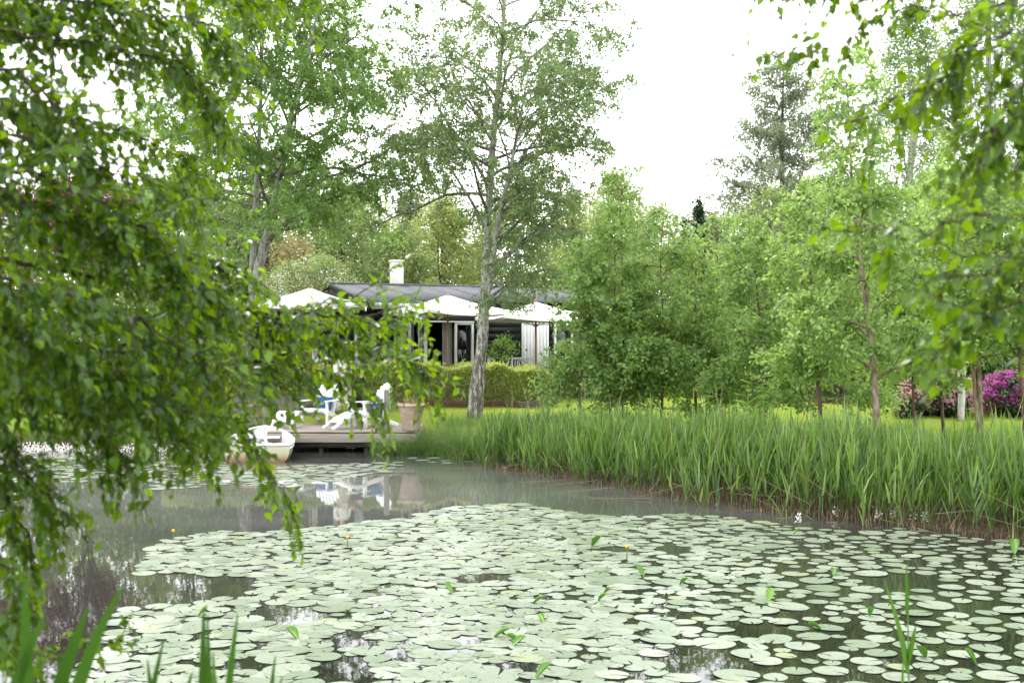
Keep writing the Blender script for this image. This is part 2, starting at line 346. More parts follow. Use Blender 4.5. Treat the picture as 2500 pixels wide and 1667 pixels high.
p = bsdf(n, mx2.outputs[0], .9, .1); bump(n, p, f3, .6, .02); n.links.new(p.outputs[0], out.inputs[0])
tag(b.build('ground', m, smooth=True), 'lawn and bank around the pond', None, kind='structure')

m, n, out = new_mat('pond_water')
f2 = noise(n, 5, 3, 'Object', (1, .5, 1))
# silt greys the middle; pale and dark reflections are painted into the colour too
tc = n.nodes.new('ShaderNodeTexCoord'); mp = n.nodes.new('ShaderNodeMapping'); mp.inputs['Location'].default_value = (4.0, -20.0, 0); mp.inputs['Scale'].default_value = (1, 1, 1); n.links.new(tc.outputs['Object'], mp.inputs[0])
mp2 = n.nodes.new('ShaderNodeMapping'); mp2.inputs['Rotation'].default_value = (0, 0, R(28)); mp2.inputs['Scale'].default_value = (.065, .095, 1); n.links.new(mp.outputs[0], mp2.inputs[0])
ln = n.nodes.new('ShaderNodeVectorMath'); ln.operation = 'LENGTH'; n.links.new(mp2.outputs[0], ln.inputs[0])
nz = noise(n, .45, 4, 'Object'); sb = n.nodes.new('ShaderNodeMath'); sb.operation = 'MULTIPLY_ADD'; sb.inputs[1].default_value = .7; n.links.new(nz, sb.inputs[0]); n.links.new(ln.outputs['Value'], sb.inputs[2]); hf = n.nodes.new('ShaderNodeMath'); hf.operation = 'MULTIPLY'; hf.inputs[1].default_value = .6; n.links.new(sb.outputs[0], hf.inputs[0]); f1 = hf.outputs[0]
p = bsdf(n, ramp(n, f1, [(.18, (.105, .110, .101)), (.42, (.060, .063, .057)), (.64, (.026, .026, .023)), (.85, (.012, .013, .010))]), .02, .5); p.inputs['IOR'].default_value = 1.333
bump(n, p, f2, .035, .02); n.links.new(p.outputs[0], out.inputs[0])
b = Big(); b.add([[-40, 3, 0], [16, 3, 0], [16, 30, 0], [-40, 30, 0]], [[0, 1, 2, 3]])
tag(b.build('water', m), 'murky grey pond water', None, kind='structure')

# ------------------------------------------------------------------ house
HA = R(25); HU = np.array([math.cos(HA), math.sin(HA)]); HN = np.array([math.sin(HA), -math.cos(HA)])
FP = np.array([-4.35, 34.9])
def fac(px):
    k = (px - CX) / F
    return (k * FP[1] - FP[0]) / (HU[0] - k * HU[1])
def fw(u, v, z=0.0):                                # house frame (along facade, back, up) -> world
    q = FP + HU * u - HN * v
    return np.array([q[0], q[1], z])
house = thing('house', 'long black timber house with low dark felt roof behind white parasols', 'house', (FP[0], FP[1], 0), HA)
Z0, ZH, ZT = 1.06, 3.04, 3.70
O1 = (fac(722), fac(875)); O2 = (fac(977), fac(1157)); OD = (fac(1275), fac(1344)); O3 = (fac(1352), fac(1400)); UE = 8.6
segs = [(-4.3, O1[0]), (O1[1], O2[0]), (O2[1], OD[0]), (OD[1], O3[0]), (O3[1], UE)]
BH = .205
def board(u0, u1, z0, z1):
    o = part('board', lambda q: q.box(((u0 + u1) / 2, .03, (z0 + z1) / 2), (u1 - u0, .045, z1 - z0 - .014)), M['dark_board'], house)
    return o
wall = part('wall', lambda q: [q.box(((a + c) / 2, .115, (Z0 - .45 + ZT - .06) / 2), (c - a, .12, ZT - Z0 + .39)) for a, c in segs] +
            [q.box(((a + c) / 2, .115, (ZH + ZT - .06) / 2), (c - a - .004, .12, ZT - .06 - ZH)) for a, c in (O1, O2, OD, O3)], M['dark_board'], house)
nb = int((ZT - .1 - Z0) / BH)
for a, c in segs:
    if c - a < .06: continue
    for k in range(nb):
        board(a + .004, c - .004, Z0 + k * BH, Z0 + (k + 1) * BH)
for a, c in (O1, O2, OD, O3):
    for k in range(3):
        board(a + .004, c - .004, ZH + .02 + k * .2, ZH + .22 + k * .2)
part('plinth', lambda q: q.box((2.15, .10, .62), (12.9, .16, .5)), M['slate'], house)
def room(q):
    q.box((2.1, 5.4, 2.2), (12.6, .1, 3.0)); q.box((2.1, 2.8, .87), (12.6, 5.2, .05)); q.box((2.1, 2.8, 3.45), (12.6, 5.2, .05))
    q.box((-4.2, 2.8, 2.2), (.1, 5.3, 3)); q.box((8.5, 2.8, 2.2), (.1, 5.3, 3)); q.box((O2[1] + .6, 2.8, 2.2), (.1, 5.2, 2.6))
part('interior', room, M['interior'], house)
# roof: ridge at v = 3.4, z = 4.3, slope .17
RZ, RV, SL = 4.3, 3.4, .17
def rz_(v): return RZ - SL * abs(v - RV)
UG = fac(1008)
nsh = 11; us = np.linspace(-.05, UE + .2, nsh + 1)
def sheet(name, u0, u1, v0, v1, lift, th=.03):
    def fn(q):
        v = [[u0, v0, rz_(v0) + lift], [u1, v0, rz_(v0) + lift], [u1, v1, rz_(v1) + lift], [u0, v1, rz_(v1) + lift]]
        v += [[a[0], a[1], a[2] - th] for a in v]
        q.add(v, [[0, 1, 2, 3], [7, 6, 5, 4], [0, 4, 5, 1], [1, 5, 6, 2], [2, 6, 7, 3], [3, 7, 4, 0]])
    return part(name, fn, M['felt'], roof)
roof = part('roof', lambda q: (q.add([[-.03, RV, RZ - .05], [UE + .18, RV, RZ - .05], [UE + .18, 7.6, rz_(7.6) - .05], [-.03, 7.6, rz_(7.6) - .05]], [[0, 1, 2, 3]]),
                               q.add([[-.03, -.85, rz_(-.85) - .07], [UG - .02, -.85, rz_(-.85) - .07], [UG - .02, RV, RZ - .07], [-.03, RV, RZ - .07]], [[0, 1, 2, 3]]),
                               q.add([[UG - .02, -.1, rz_(-.1) - .07], [UE + .18, -.1, rz_(-.1) - .07], [UE + .18, RV, RZ - .07], [UG - .02, RV, RZ - .07]], [[0, 1, 2, 3]])), M['felt'], house)
for k in range(nsh):
    ve = -.9 if us[k + 1] <= UG + .45 else -.15
    sheet('felt_sheet', us[k] - .02, us[k + 1] + .03, ve, RV + .02, .006 * (k % 2) + .004 * (k % 3))
part('ridge_cap', lambda q: q.tube([[-.05, RV, RZ + .005], [UE + .2, RV, RZ + .005]], .05, 8), M['felt'], roof)
part('chimney', lambda q: (q.box((2.34, 3.75, 4.6), (.36, .36, 1.0)), q.box((2.34, 3.75, 5.115), (.42, .42, .05))), M['white'], roof, bevel=.01)
def gab(q, u):
    v = [[u, .2, ZT - .16], [u, 6.6, ZT - .16], [u, RV, RZ - .06], [u + .05, .2, ZT - .16], [u + .05, 6.6, ZT - .16], [u + .05, RV, RZ - .06]]
    q.add(v, [[0, 2, 1], [3, 4, 5]]); q.Fs.append(np.array([[0, 1, 4, 3], [1, 2, 5, 4], [2, 0, 3, 5]])); q.M.append(np.zeros(3, int))
for u in (.02, UE - .02):
    part('gable', lambda q: gab(q, u), M['dark_board'], house)
for u, mt in ((-.045, 'dark_board'), (UE + .215, 'rake')):
    part('rake_board', lambda q: q.bar((u, -.9 if u < 0 else -.15, rz_(-.9 if u < 0 else -.15) - .06), (u, RV, RZ - .06), .025, .16), M[mt], roof)
g = part('gutter', lambda q: q.tube([[.0, -.96, rz_(-.9) - .07], [UG + .02, -.96, rz_(-.9) - .075]], .062, 10), M['gutter'], roof)
for u in np.arange(.15, UG, .45):
    part('strap', lambda q: q.tube([[u, -.96, rz_(-.9) - .07], [u + .02, -.96, rz_(-.9) - .07]], .067, 10), M['white'], g)
part('fascia', lambda q: q.box((UG / 2, -.87, rz_(-.9) - .10), (UG - .02, .025, .15)), M['white'], roof)
# flat-roofed wing to the left
wing = part('wing_roof', lambda q: q.box((-2.2, 2.3, 3.62), (4.35, 5.4, .10)), M['felt'], house)
part('wing_fascia', lambda q: q.box((-2.2, -.42, 3.56), (4.36, .03, .20)), M['white'], house)
part('vent_pipe', lambda q: q.tube([[fac(662), .6, 3.66], [fac(662), .6, 3.95]], .05, 10), M['metal_dark'], house)
# glazing
m, n, out = new_mat('glass'); gl = n.nodes.new('ShaderNodeBsdfGlossy'); gl.inputs['Roughness'].default_value = .01; tr = n.nodes.new('ShaderNodeBsdfTransparent')
fr = n.nodes.new('ShaderNodeFresnel'); fr.inputs[0].default_value = 1.6; ms = n.nodes.new('ShaderNodeMixShader'); tr.inputs[0].default_value = (.86, .9, .88, 1)
n.links.new(fr.outputs[0], ms.inputs[0]); n.links.new(tr.outputs[0], ms.inputs[1]); n.links.new(gl.outputs[0], ms.inputs[2]); n.links.new(ms.outputs[0], out.inputs[0]); M['glass'] = m
def window(u0, u1, z0=Z0 + .02, z1=ZH, v=.02, fwid=.075, ang=0.0, nm='window'):
    W = u1 - u0
    wf = link(nm, None, house); wf.location = (u0, v, 0); wf.rotation_euler = (0, 0, ang)
    part('frame', lambda q: (q.box((fwid / 2, 0, (z0 + z1) / 2), (fwid, .09, z1 - z0)), q.box((W - fwid / 2, 0, (z0 + z1) / 2), (fwid, .09, z1 - z0)),
                             q.box((W / 2, 0, z1 - fwid / 2), (W - 2 * fwid, .085, fwid)), q.box((W / 2, 0, z0 + fwid / 2), (W - 2 * fwid, .085, fwid))), M['white'], wf, bevel=.004)
    part('pane', lambda q: q.box((W / 2, 0, (z0 + z1) / 2), (W - 2 * fwid + .01, .012, z1 - z0 - 2 * fwid + .01)), M['glass'], wf)
    return wf
def curtain(u0, u1, v=.28, z0=Z0 + .03, z1=ZH + .05):
    N = max(8, int((u1 - u0) * 60)); t = np.linspace(0, 1, N); a = random.random() * 6
    x = u0 + (u1 - u0) * t; y = v + .035 * np.sin(t * (u1 - u0) * 55 + a) + .012 * np.sin(t * 40)
    V = np.concatenate([np.stack([x, y, np.full(N, z1)], 1), np.stack([x + .01 * np.sin(t * 30), y * 1.0 + .01, np.full(N, z0)], 1)])
    V2 = V + np.array([0, .006, 0]); i = np.arange(N - 1)
    def fn(q):
        q.add(V, np.stack([i, i + N, i + N + 1, i + 1], 1)); q.add(V2, np.stack([i, i + 1, i + N + 1, i + N], 1))
    part('curtain', fn, M['curtain'], house, smooth=True)
e = [fac(x) for x in (724, 768, 820, 872)]
for a, c in zip(e[:-1], e[1:]): window(a + .006, c - .006)
curtain(e[2] + .1, e[3] - .1); curtain(e[0] + .1, e[0] + .35)
window(fac(1110), fac(1156)); curtain(fac(1120), fac(1140), .4)
window(O2[0] + .02, fac(1003)); curtain(fac(981), fac(1002), .25); curtain(fac(1004), fac(1016), .2)
window(fac(1023), fac(1023) + .72, v=-.03, ang=R(-95), nm='open_glass_door')
curtain(fac(1083), fac(1108), .12)
part('head_rail', lambda q: q.box(((O2[0] + O2[1]) / 2, -.005, ZH + .012), (O2[1] - O2[0] - .01, .10, .04)), M['white'], house)
# the white plank door
door = link('door', None, house); door.location = (fac(1277), .0, 0)
DW = fac(1333) - fac(1277)
for k in range(7):
    part('door_plank', lambda q: q.box((DW / 7 * (k + .5), 0, (Z0 + ZH) / 2 - .02), (DW / 7 - .008, .05, ZH - Z0 - .08)), M['white'], door)
part('door_back', lambda q: q.box((DW / 2, .035, (Z0 + ZH) / 2 - .02), (DW, .03, ZH - Z0 - .08)), M['white'], door)
for z in (1.93, 1.79, 2.2):
    part('lock', lambda q: q.tube([[.10, -.045, z], [.10, -.02, z]], .028, 10), M['metal_dark'], door)
part('handle', lambda q: q.tube([[.10, -.03, 1.93], [.10, -.08, 1.93], [.22, -.08, 1.93]], .012, 8), M['metal_dark'], door)
part('door_frame', lambda q: (q.box((DW + .05, .02, (Z0 + ZH) / 2), (.07, .1, ZH - Z0)), q.box((-.03, .02, (Z0 + ZH) / 2), (.04, .1, ZH - Z0)), q.box((DW / 2, .02, ZH - .02), (DW, .1, .05))), M['white'], door)
window(O3[0] + .01, O3[1] - .01)
# a lamp glowing inside
lm, n, out = new_mat('lamp_glow'); em = n.nodes.new('ShaderNodeEmission'); em.inputs[0].default_value = (1, .35, .08, 1); em.inputs[1].default_value = 1.2; n.links.new(em.outputs[0], out.inputs[0])
lamp = thing('table_lamp', 'small orange lamp glowing inside behind the window glass', 'lamp', fw(fac(1117), .75, Z0))
part('lamp_shade', lambda q: q.lathe([(.001, 1.30), (.05, 1.30), (.065, 1.20), (.001, 1.20)], 12), lm, lamp)
part('stem', lambda q: q.tube([[0, 0, 0], [0, 0, 1.2]], .012, 6), M['metal_dark'], lamp)
part('base', lambda q: q.lathe([(.001, .03), (.11, .025), (.12, 0), (.001, 0)], 14), M['metal_dark'], lamp)

# terrace and steps
b = Big(); TV = -3.4
q = [fw(-4.4, .1), fw(-4.4, TV), fw(5.0, TV), fw(5.0, -2.3), fw(8.6, -2.3), fw(8.6, .1)]
N = len(q); b.add([list(a[:2]) + [Z0 - .02] for a in q] + [list(a[:2]) + [.3] for a in q], np.array([[i, (i + 1) % N, N + (i + 1) % N, N + i] for i in range(N)]))
b.Fs.append(np.array([[5, 4, 3, 2, 1, 0][::-1]])); b.M.append(np.zeros(1, int))
tag(b.build('terrace', M['stone']), 'stone terrace in front of the black house', kind='structure')
st = thing('garden_steps', 'two low dark steps with pale edges right of the hedge', 'steps', fw(5.9, -2.75, 0), HA)
for k, (dz, dv) in enumerate(((.16, -.45), (.30, -.05))):
    s_ = part('step', lambda q: q.box((.3, dv, .72 + dz / 2 - .1), (1.7, .44, dz + .2)), M['slate'], st)
    part('edge', lambda q: q.box((.3, dv - .225, .72 + dz - .015), (1.7, .02, .03)), M['white'], s_)

# ------------------------------------------------------------------ parasols
def parasol(px, py_apex, Y, half, rim_drop, rot, label, base_z=Z0 - .02, pole_px=None):
    c = at(px, py_apex, Y); z1 = c[2]; zr = z1 - rim_drop
    t = thing('parasol', label, 'parasol', (c[0], c[1], 0), rot, 'white garden parasols on the terrace')
    cor = [(-1, -1), (1, -1), (1, 1), (-1, 1)]
    ns = 8; V = []; Fc = []
    for side in range(4):
        a = np.array(cor[side]) * half; d = np.array(cor[(side + 1) % 4]) * half
        for i in range(ns + 1):
            for j in range(7):
                s1 = i / ns; r_ = j / 6; e_ = (a + (d - a) * s1) * r_
                sag = -.10 * math.sin(math.pi * s1) * r_ ** 1.6 - .05 * math.sin(math.pi * r_)
                V.append([e_[0], e_[1], zr + (z1 - zr) * (1 - r_) + (sag + .04 * r_) * .9])
        o_ = side * (ns + 1) * 7
        for i in range(ns):
            for j in range(6): Fc.append([o_ + i * 7 + j, o_ + i * 7 + j + 1, o_ + (i + 1) * 7 + j + 1, o_ + (i + 1) * 7 + j])
    def can(q):
        q.add(V, Fc); q.add(np.array(V) - [0, 0, .012], np.array(Fc)[:, ::-1])
    cn = part('canopy', can, M['canvas'], t, smooth=True)
    def val(q):
        for side in range(4):
            a = np.array(cor[side]) * half; d = np.array(cor[(side + 1) % 4]) * half; L = []
            for i in range(ns + 1):
                s1 = i / ns; e_ = a + (d - a) * s1; zz = zr + (-.10 * math.sin(math.pi * s1) + .04) * .9
                L += [[e_[0] * 1.002, e_[1] * 1.002, zz], [e_[0] * 1.004, e_[1] * 1.004, zz - .07]]
            q.add(L, [[2 * i, 2 * i + 2, 2 * i + 3, 2 * i + 1] for i in range(ns)])
    part('valance', val, M['canvas'], cn)
    part('pole', lambda q: q.tube([[0, 0, base_z], [0, 0, z1 - .02]], .03, 10), M['pole_wood'], t)
    for a in cor: part('rib', lambda q: q.bar((0, 0, z1 - .09), (a[0] * half * .97, a[1] * half * .97, zr - .015), .02, .03), M['pole_wood'], t)
    for a in cor: part('strut', lambda q: q.bar((0, 0, zr - .25), (a[0] * half * .5, a[1] * half * .5, (z1 + zr) / 2 - .08), .016, .02), M['pole_wood'], t)
    part('finial', lambda q: q.lathe([(.001, z1 + .10), (.022, z1 + .07), (.015, z1 + .04), (.05, z1 + .01), (.05, z1 - .02)], 10), M['pole_wood'], t)
    part('base', lambda q: q.lathe([(.04, base_z + .14), (.05, base_z + .10), (.26, base_z + .06), (.30, base_z), (.001, base_z)], 16), M['stone'], t)
    return t
parasol(757, 702, 32.4, 1.50, .52, R(6), 'white square parasol left of the birch trunk, its peak before the roof gable')
parasol(1093, 720, 34.0, 1.36, .50, R(32), 'white square parasol just left of and behind the big birch trunk')
parasol(1308, 737, 35.0, 1.42, .48, R(20), 'white square parasol right of the big birch, half hidden by young birches')

# ------------------------------------------------------------------ deck, chairs, pots, boat
DK = thing('deck', 'weathered grey timber deck standing over the water edge', 'deck', (-3.72, 26.05, 0))
DX0, DX1, DZ = -1.62, 1.62, .48
for k in range(20):
    o = part('plank', lambda q: q.box((random.uniform(-.012, .012), .075 + k * .145, DZ - .016 + random.uniform(-.002, .002)), (DX1 - DX0 + random.uniform(-.02, .02), .137, .032)), M['deck_wood'], DK, bevel=.004)
part('fascia', lambda q: q.box((0, -.018, DZ - .15), (DX1 - DX0 + .02, .035, .20)), M['deck_wood'], DK, bevel=.005)
part('edge_board', lambda q: q.box((0, -.025, DZ - .017), (DX1 - DX0 + .05, .05, .03)), M['deck_wood'], DK, bevel=.004)
for s in (-1, 1): part('side_board', lambda q: q.box((s * 1.635, 1.45, DZ - .12), (.03, 2.9, .18)), M['deck_wood'], DK)
part('lower_beam', lambda q: q.box((0, .12, .17), (DX1 - DX0 - .1, .08, .12)), M['under_wood'], DK)
for x in (-1.4, -.5, .5, 1.4):
    for y in (.2, 1.3): part('pile', lambda q: q.tube([[x, y, -.7], [x, y, DZ - .04]], .055, 8), M['under_wood'], DK)
def post(px, top, Y, label):
    c = at(px, top, Y); z0 = DZ - .002
    t = thing('mooring_post', label, 'post', (c[0], c[1], 0), .2, 'square posts at the deck')
    part('shaft', lambda q: q.box((0, 0, (z0 + c[2]) / 2), (.115, .115, c[2] - z0)), M['old_wood'], t, bevel=.012)
    part('cap', lambda q: q.box((0, 0, c[2] + .01), (.10, .10, .02), taper=.8), M['old_wood'], t)
post(944, 953, 26.2, 'grey wooden post in front of the right deck chair')
post(647, 972, 27.8, 'grey wooden post beside the left terracotta pot')

def adirondack(loc, rz, label):
    t = thing('deck_chair', label, 'chair', loc, rz, 'white slatted deck chairs')
    W = .56
    for k in range(6):                              # seat slats, sloping down to the back (+y)
        y = -.30 + k * .095; z = .37 - k * .028
        part('seat_slat', lambda q: q.box((0, y, z), (W, .082, .02)), M['white'], t, bevel=.003)
    for k in range(7):                              # fan back
        a = (k - 3) / 3.0; x0 = a * .225; x1 = a * .255; top = 1.0 - .17 * a * a
        part('back_slat', lambda q: q.bar((x0, .20, .24), (x1, .20 + (top - .24) * .42, top), .074, .018, up=(0, -1, .4)), M['white'], t, bevel=.004)
    part('back_rail', lambda q: q.box((0, .33, .52), (.52, .03, .06)), M['white'], t)
    part('apron', lambda q: q.box((0, -.355, .35), (W, .022, .10)), M['white'], t)
    for s in (-1, 1):
        part('front_leg', lambda q: q.box((s * .315, -.30, .275), (.032, .10, .55)), M['white'], t, bevel=.004)
        part('rear_leg', lambda q: (q.bar((s * .285, -.36, .33), (s * .285, .20, .20), .025, .11), q.bar((s * .285, .17, .21), (s * .285, .62, .03), .025, .09)), M['white'], t, bevel=.004)
        part('arm', lambda q: q.box((s * .335, .02, .565), (.13, .78, .022)), M['white'], t, bevel=.006)
        part('arm_support', lambda q: q.box((s * .31, .36, .48), (.03, .06, .15)), M['white'], t)
    cu = Big()
    n_ = 9
    V = []; 
    for i in range(n_):
        for j in range(n_):
            a, c = i / (n_ - 1) * 2 - 1, j / (n_ - 1) * 2 - 1
            th = .055 * (1 - abs(a) ** 3) * (1 - abs(c) ** 3)
            V.append((a * .23, c * .16, th))
    V = np.array(V); Vb = V * [1, 1, -1]; I = np.array([[i * n_ + j, (i + 1) * n_ + j, (i + 1) * n_ + j + 1, i * n_ + j + 1] for i in range(n_ - 1) for j in range(n_ - 1)])
    tilt = R(62); Rm = np.array([[1, 0, 0], [0, math.cos(tilt), -math.sin(tilt)], [0, math.sin(tilt), math.cos(tilt)]])
    for v, f in ((V, I), (Vb, I[:, ::-1])): cu.add(v @ Rm.T + [0, .185, .50], f)
    cu.build('back_cushion', M['blue'], t, True)
    def seatc(q):
        for v, f in ((V, I), (Vb, I[:, ::-1])): q.add(v * [1.05, 1.3, .8] @ np.array([[1, 0, 0], [0, 1, 0], [0, -.28, 1]]) + [0, -.06, .375], f)
    part('seat_cushion', seatc, M['blue'], t, smooth=True)
    return t
def footstool(loc, rz, label):
    t = thing('footstool', label, 'footstool', loc, rz, 'white slatted footstools')
    cv = lambda y: .36 - .62 * max(0, -y) ** 1.6 - .10 * max(0, y)     # falls away to the front (-y)
    ys = np.linspace(-.52, .20, 9)
    for a, c in zip(ys[:-1], ys[1:]):
        ym = (a + c) / 2; sl = math.atan2(cv(c) - cv(a), c - a)
        part('slat', lambda q: q.box((0, ym, cv(ym) + .012), (.50, .078, .018), M=np.array([[1, 0, 0], [0, math.cos(sl), -math.sin(sl)], [0, math.sin(sl), math.cos(sl)]])), M['white'], t, bevel=.003)
    for s in (-1, 1):
        def rail(q):
            yy = np.linspace(-.66, .20, 12)
            for a, c in zip(yy[:-1], yy[1:]): q.bar((s * .225, a, max(.03, cv(a) - .03)), (s * .225, c + .008, max(.03, cv(c) - .03)), .028, .075)
        part('side_rail', rail, M['white'], t)
        part('leg', lambda q: q.bar((s * .20, .12, .36), (s * .20, .17, .0), .03, .06, up=(0, 1, 0)), M['white'], t)
    return t
c = on_z(772, 1040, DZ); adirondack((c[0], 28.15, DZ), R(-16), 'white slatted deck chair with blue cushions, facing the pond beside the left footstool')
c = on_z(898, 1043, DZ); adirondack((at(900, 0, 27.3)[0], 27.3, DZ), R(-50), 'white slatted deck chair with blue cushions behind the grey post')
footstool((at(708, 0, 27.1)[0], 27.1, DZ), R(-8), 'white slatted footstool near the boat, left on the deck')
footstool((at(864, 0, 26.72)[0], 26.72, DZ), R(-54), 'white slatted footstool before the right deck chair')
adirondack(tuple(fw(fac(712), -2.2, Z0 - .02)), R(5), 'white round-backed chair up on the terrace under the left parasol')

def pot(px, py_base, zb, s, label, tall):
    c = on_z(px, py_base, zb)
    t = thing('terracotta_pot', label, 'flower pot', c, 0, 'terracotta pots on the bank')
    part('bowl', lambda q: q.lathe([(.001, 0), (.175, 0), (.185, .02), (.225, .25), (.268, .47), (.285, .50), (.285, .52), (.315, .535), (.327, .56), (.318, .59), (.29, .60), (.27, .585), (.26, .52), (.001, .52)], 40), M['terracotta'], t, smooth=True)
    part('soil', lambda q: q.lathe([(.001, .545), (.262, .535)], 20), M['soil'], t)
    rg = np.random.default_rng(int(px)); n_ = 55
    a = rg.random(n_) * 6.28; rr = .16 * np.sqrt(rg.random(n_))
    P = np.stack([rr * np.cos(a), rr * np.sin(a), np.full(n_, .54)], 1)
    bb = Big(); bb.ribbons(P, a, rg.uniform(.2, .5, n_) * tall, .012, rg.uniform(.1, .5, n_), rg.uniform(.5, 1.3, n_), 4, rg)
    o = bb.build('pot_plant', M['straw'], t); o['kind'] = 'stuff'
    o = Big(); o.leaves(np.stack([rg.normal(0, .12, 60), rg.normal(0, .12, 60), rg.uniform(.56, .7, 60)], 1), .05, T_LEAF, rg); o = o.build('sprout', M['hedge_leaf'], t); o['kind'] = 'stuff'
    t.scale = (s, s, s); return t
pot(1004, 1051, DZ, 1.0, 'large terracotta pot at the right end of the deck', 1.0)
pot(617, 1036, DZ, .82, 'terracotta pot behind the boat, half hidden by leaves', .6)

# rowing boat, stern towards us
bt = thing('rowing_boat', 'small white rowing boat with a stained olive hull moored beside the deck', 'boat', (at(628, 0, 24.0)[0], 23.95, 0), R(8))
SEC = [(0, .66, .35, -.10), (.5, .70, .35, -.13), (1.1, .69, .37, -.13), (1.7, .58, .42, -.10), (2.1, .40, .48, -.02), (2.35, .20, .53, .12), (2.45, .03, .55, .28)]
def hull_pts(off=0.0, lift=0.0, n_=13):
    V = []
    for (y, hw, zs, zk) in SEC:
        for i in range(n_):
            a = -1 + 2 * i / (n_ - 1); x = math.copysign(abs(math.sin(a * math.pi / 2)) ** .7, a) * max(hw - off, .005)
            q_ = abs(a) ** 2.6
            V.append([x, y + (0 if y > 0 else off * .6), zk + lift + (zs - zk - lift) * q_])
    return np.array(V), n_
def hull(q, off, lift, flip):
    V, n_ = hull_pts(off, lift); k = len(SEC)
    f = np.array([[i * n_ + j, i * n_ + j + 1, (i + 1) * n_ + j + 1, (i + 1) * n_ + j] for i in range(k - 1) for j in range(n_ - 1)])
    q.add(V, f[:, ::-1] if flip else f)
hm, n, out = new_mat('boat_hull'); f1 = noise(n, 5, 5); tc = n.nodes.new('ShaderNodeTexCoord'); sp = n.nodes.new('ShaderNodeSeparateXYZ'); n.links.new(tc.outputs['Object'], sp.inputs[0])
ad = n.nodes.new('ShaderNodeMath'); ad.operation = 'MULTIPLY_ADD'; ad.inputs[1].default_value = .18; n.links.new(f1, ad.inputs[0]); n.links.new(sp.outputs[2], ad.inputs[2])
p = bsdf(n, ramp(n, ad.outputs[0], [(.06, (.12, .055, .03)), (.16, (.25, .15, .08)), (.27, (.38, .37, .24)), (.5, (.54, .53, .42))]), .45, .4); n.links.new(p.outputs[0], out.inputs[0])
part('hull', lambda q: hull(q, 0, 0, False), hm, bt, smooth=True)
im = noise_mat('boat_white', [(.28, (.45, .46, .42)), (.5, (.74, .75, .73)), (.8, (.80, .80, .79))], 6, .5, .4)
part('lining', lambda q: hull(q, .03, .03, True), im, bt, smooth=True)
V, n_ = hull_pts(); Vi, _ = hull_pts(.03, .03)
def transom(q):
    q.add(np.concatenate([V[:n_] + [0, -.002, 0]]), [list(range(n_))[::-1]]); q.add(Vi[:n_], [list(range(n_))])
part('transom', transom, hm, bt)
rim = np.concatenate([V[n_ - 1::n_], V[::-1][n_ - 1::n_]])
rim_pts = np.concatenate([V[0::n_], V[n_ - 1::n_][::-1]])
part('gunwale', lambda q: q.tube(np.concatenate([rim_pts, rim_pts[:1]]), .032, 8), im, bt, smooth=True)
part('stern_deck', lambda q: q.box((0, .15, .33), (1.24, .28, .03)), im, bt, bevel=.008)
part('thwart', lambda q: q.box((0, 1.1, .25), (1.24, .24, .03)), im, bt, bevel=.008)
part('bow_seat', lambda q: q.box((0, 1.85, .36), (.72, .30, .03)), im, bt, bevel=.008)
part('rub_strake', lambda q: (q.tube(np.array([[s[1] * -1.0, s[0], s[2] - .07] for s in SEC[:-1]]) , .018, 6), q.tube(np.array([[s[1], s[0], s[2] - .07] for s in SEC[:-1]]), .018, 6)), im, bt)

# white garden bench and table on the terrace
def bench(u, v, label):
    t = thing('garden_bench', label, 'bench', fw(u, v, Z0 - .02), HA)
    W, hz = 1.55, .42
    for s in (-1, 0, 1):
        part('back_post', lambda q: q.box((s * W / 2, .22, .46), (.06, .06, .92)), M['white'], t, bevel=.004)
        part('front_post', lambda q: q.box((s * W / 2, -.25, .32 if s else .20), (.06, .06, .64 if s else .40)), M['white'], t, bevel=.004)
        if s: part('arm', lambda q: q.box((s * W / 2, -.03, .655), (.07, .56, .03)), M['white'], t)
    for z in (.90, .52): part('back_rail', lambda q: q.box((0, .22, z), (W, .04, .06)), M['white'], t)
    for k in range(5): part('seat_slat', lambda q: q.box((0, -.24 + k * .105, hz), (W, .085, .022)), M['white'], t)
    for s in (-1, 1):
        x0, x1 = s * .08, s * (W / 2 - .04); xm = (x0 + x1) / 2
        for a, c in (((xm - .14, .55), (xm + .14, .87)), ((xm + .14, .55), (xm - .14, .87))):
            part('cross', lambda q: q.bar((a[0], .22, a[1]), (c[0], .22, c[1]), .03, .025, up=(0, 1, 0)), M['white'], t)
        for x in (xm - .30, xm - .22, xm - .16, xm + .16, xm + .22, xm + .30):
            part('spindle', lambda q: q.box((x, .22, .71), (.028, .025, .36)), M['white'], t)
    return t
bench(fac(1232), -.75, 'white garden bench with crossed back against the black wall')
t = thing('garden_table', 'white slatted table on the terrace left of the birch trunk', 'table', fw(fac(1140), -1.4, Z0 - .02), HA)
for k in range(6): part('table_slat', lambda q: q.box((0, -.32 + k * .13, .76), (.95, .12, .025)), M['white'], t)
part('apron', lambda q: (q.box((0, -.33, .70), (.86, .025, .09)), q.box((0, .33, .70), (.86, .025, .09))), M['white'], t)
for x in (-.42, .42):
    for y in (-.32, .32): part('leg', lambda q: q.box((x, y, .37), (.06, .06, .74)), M['white'], t)
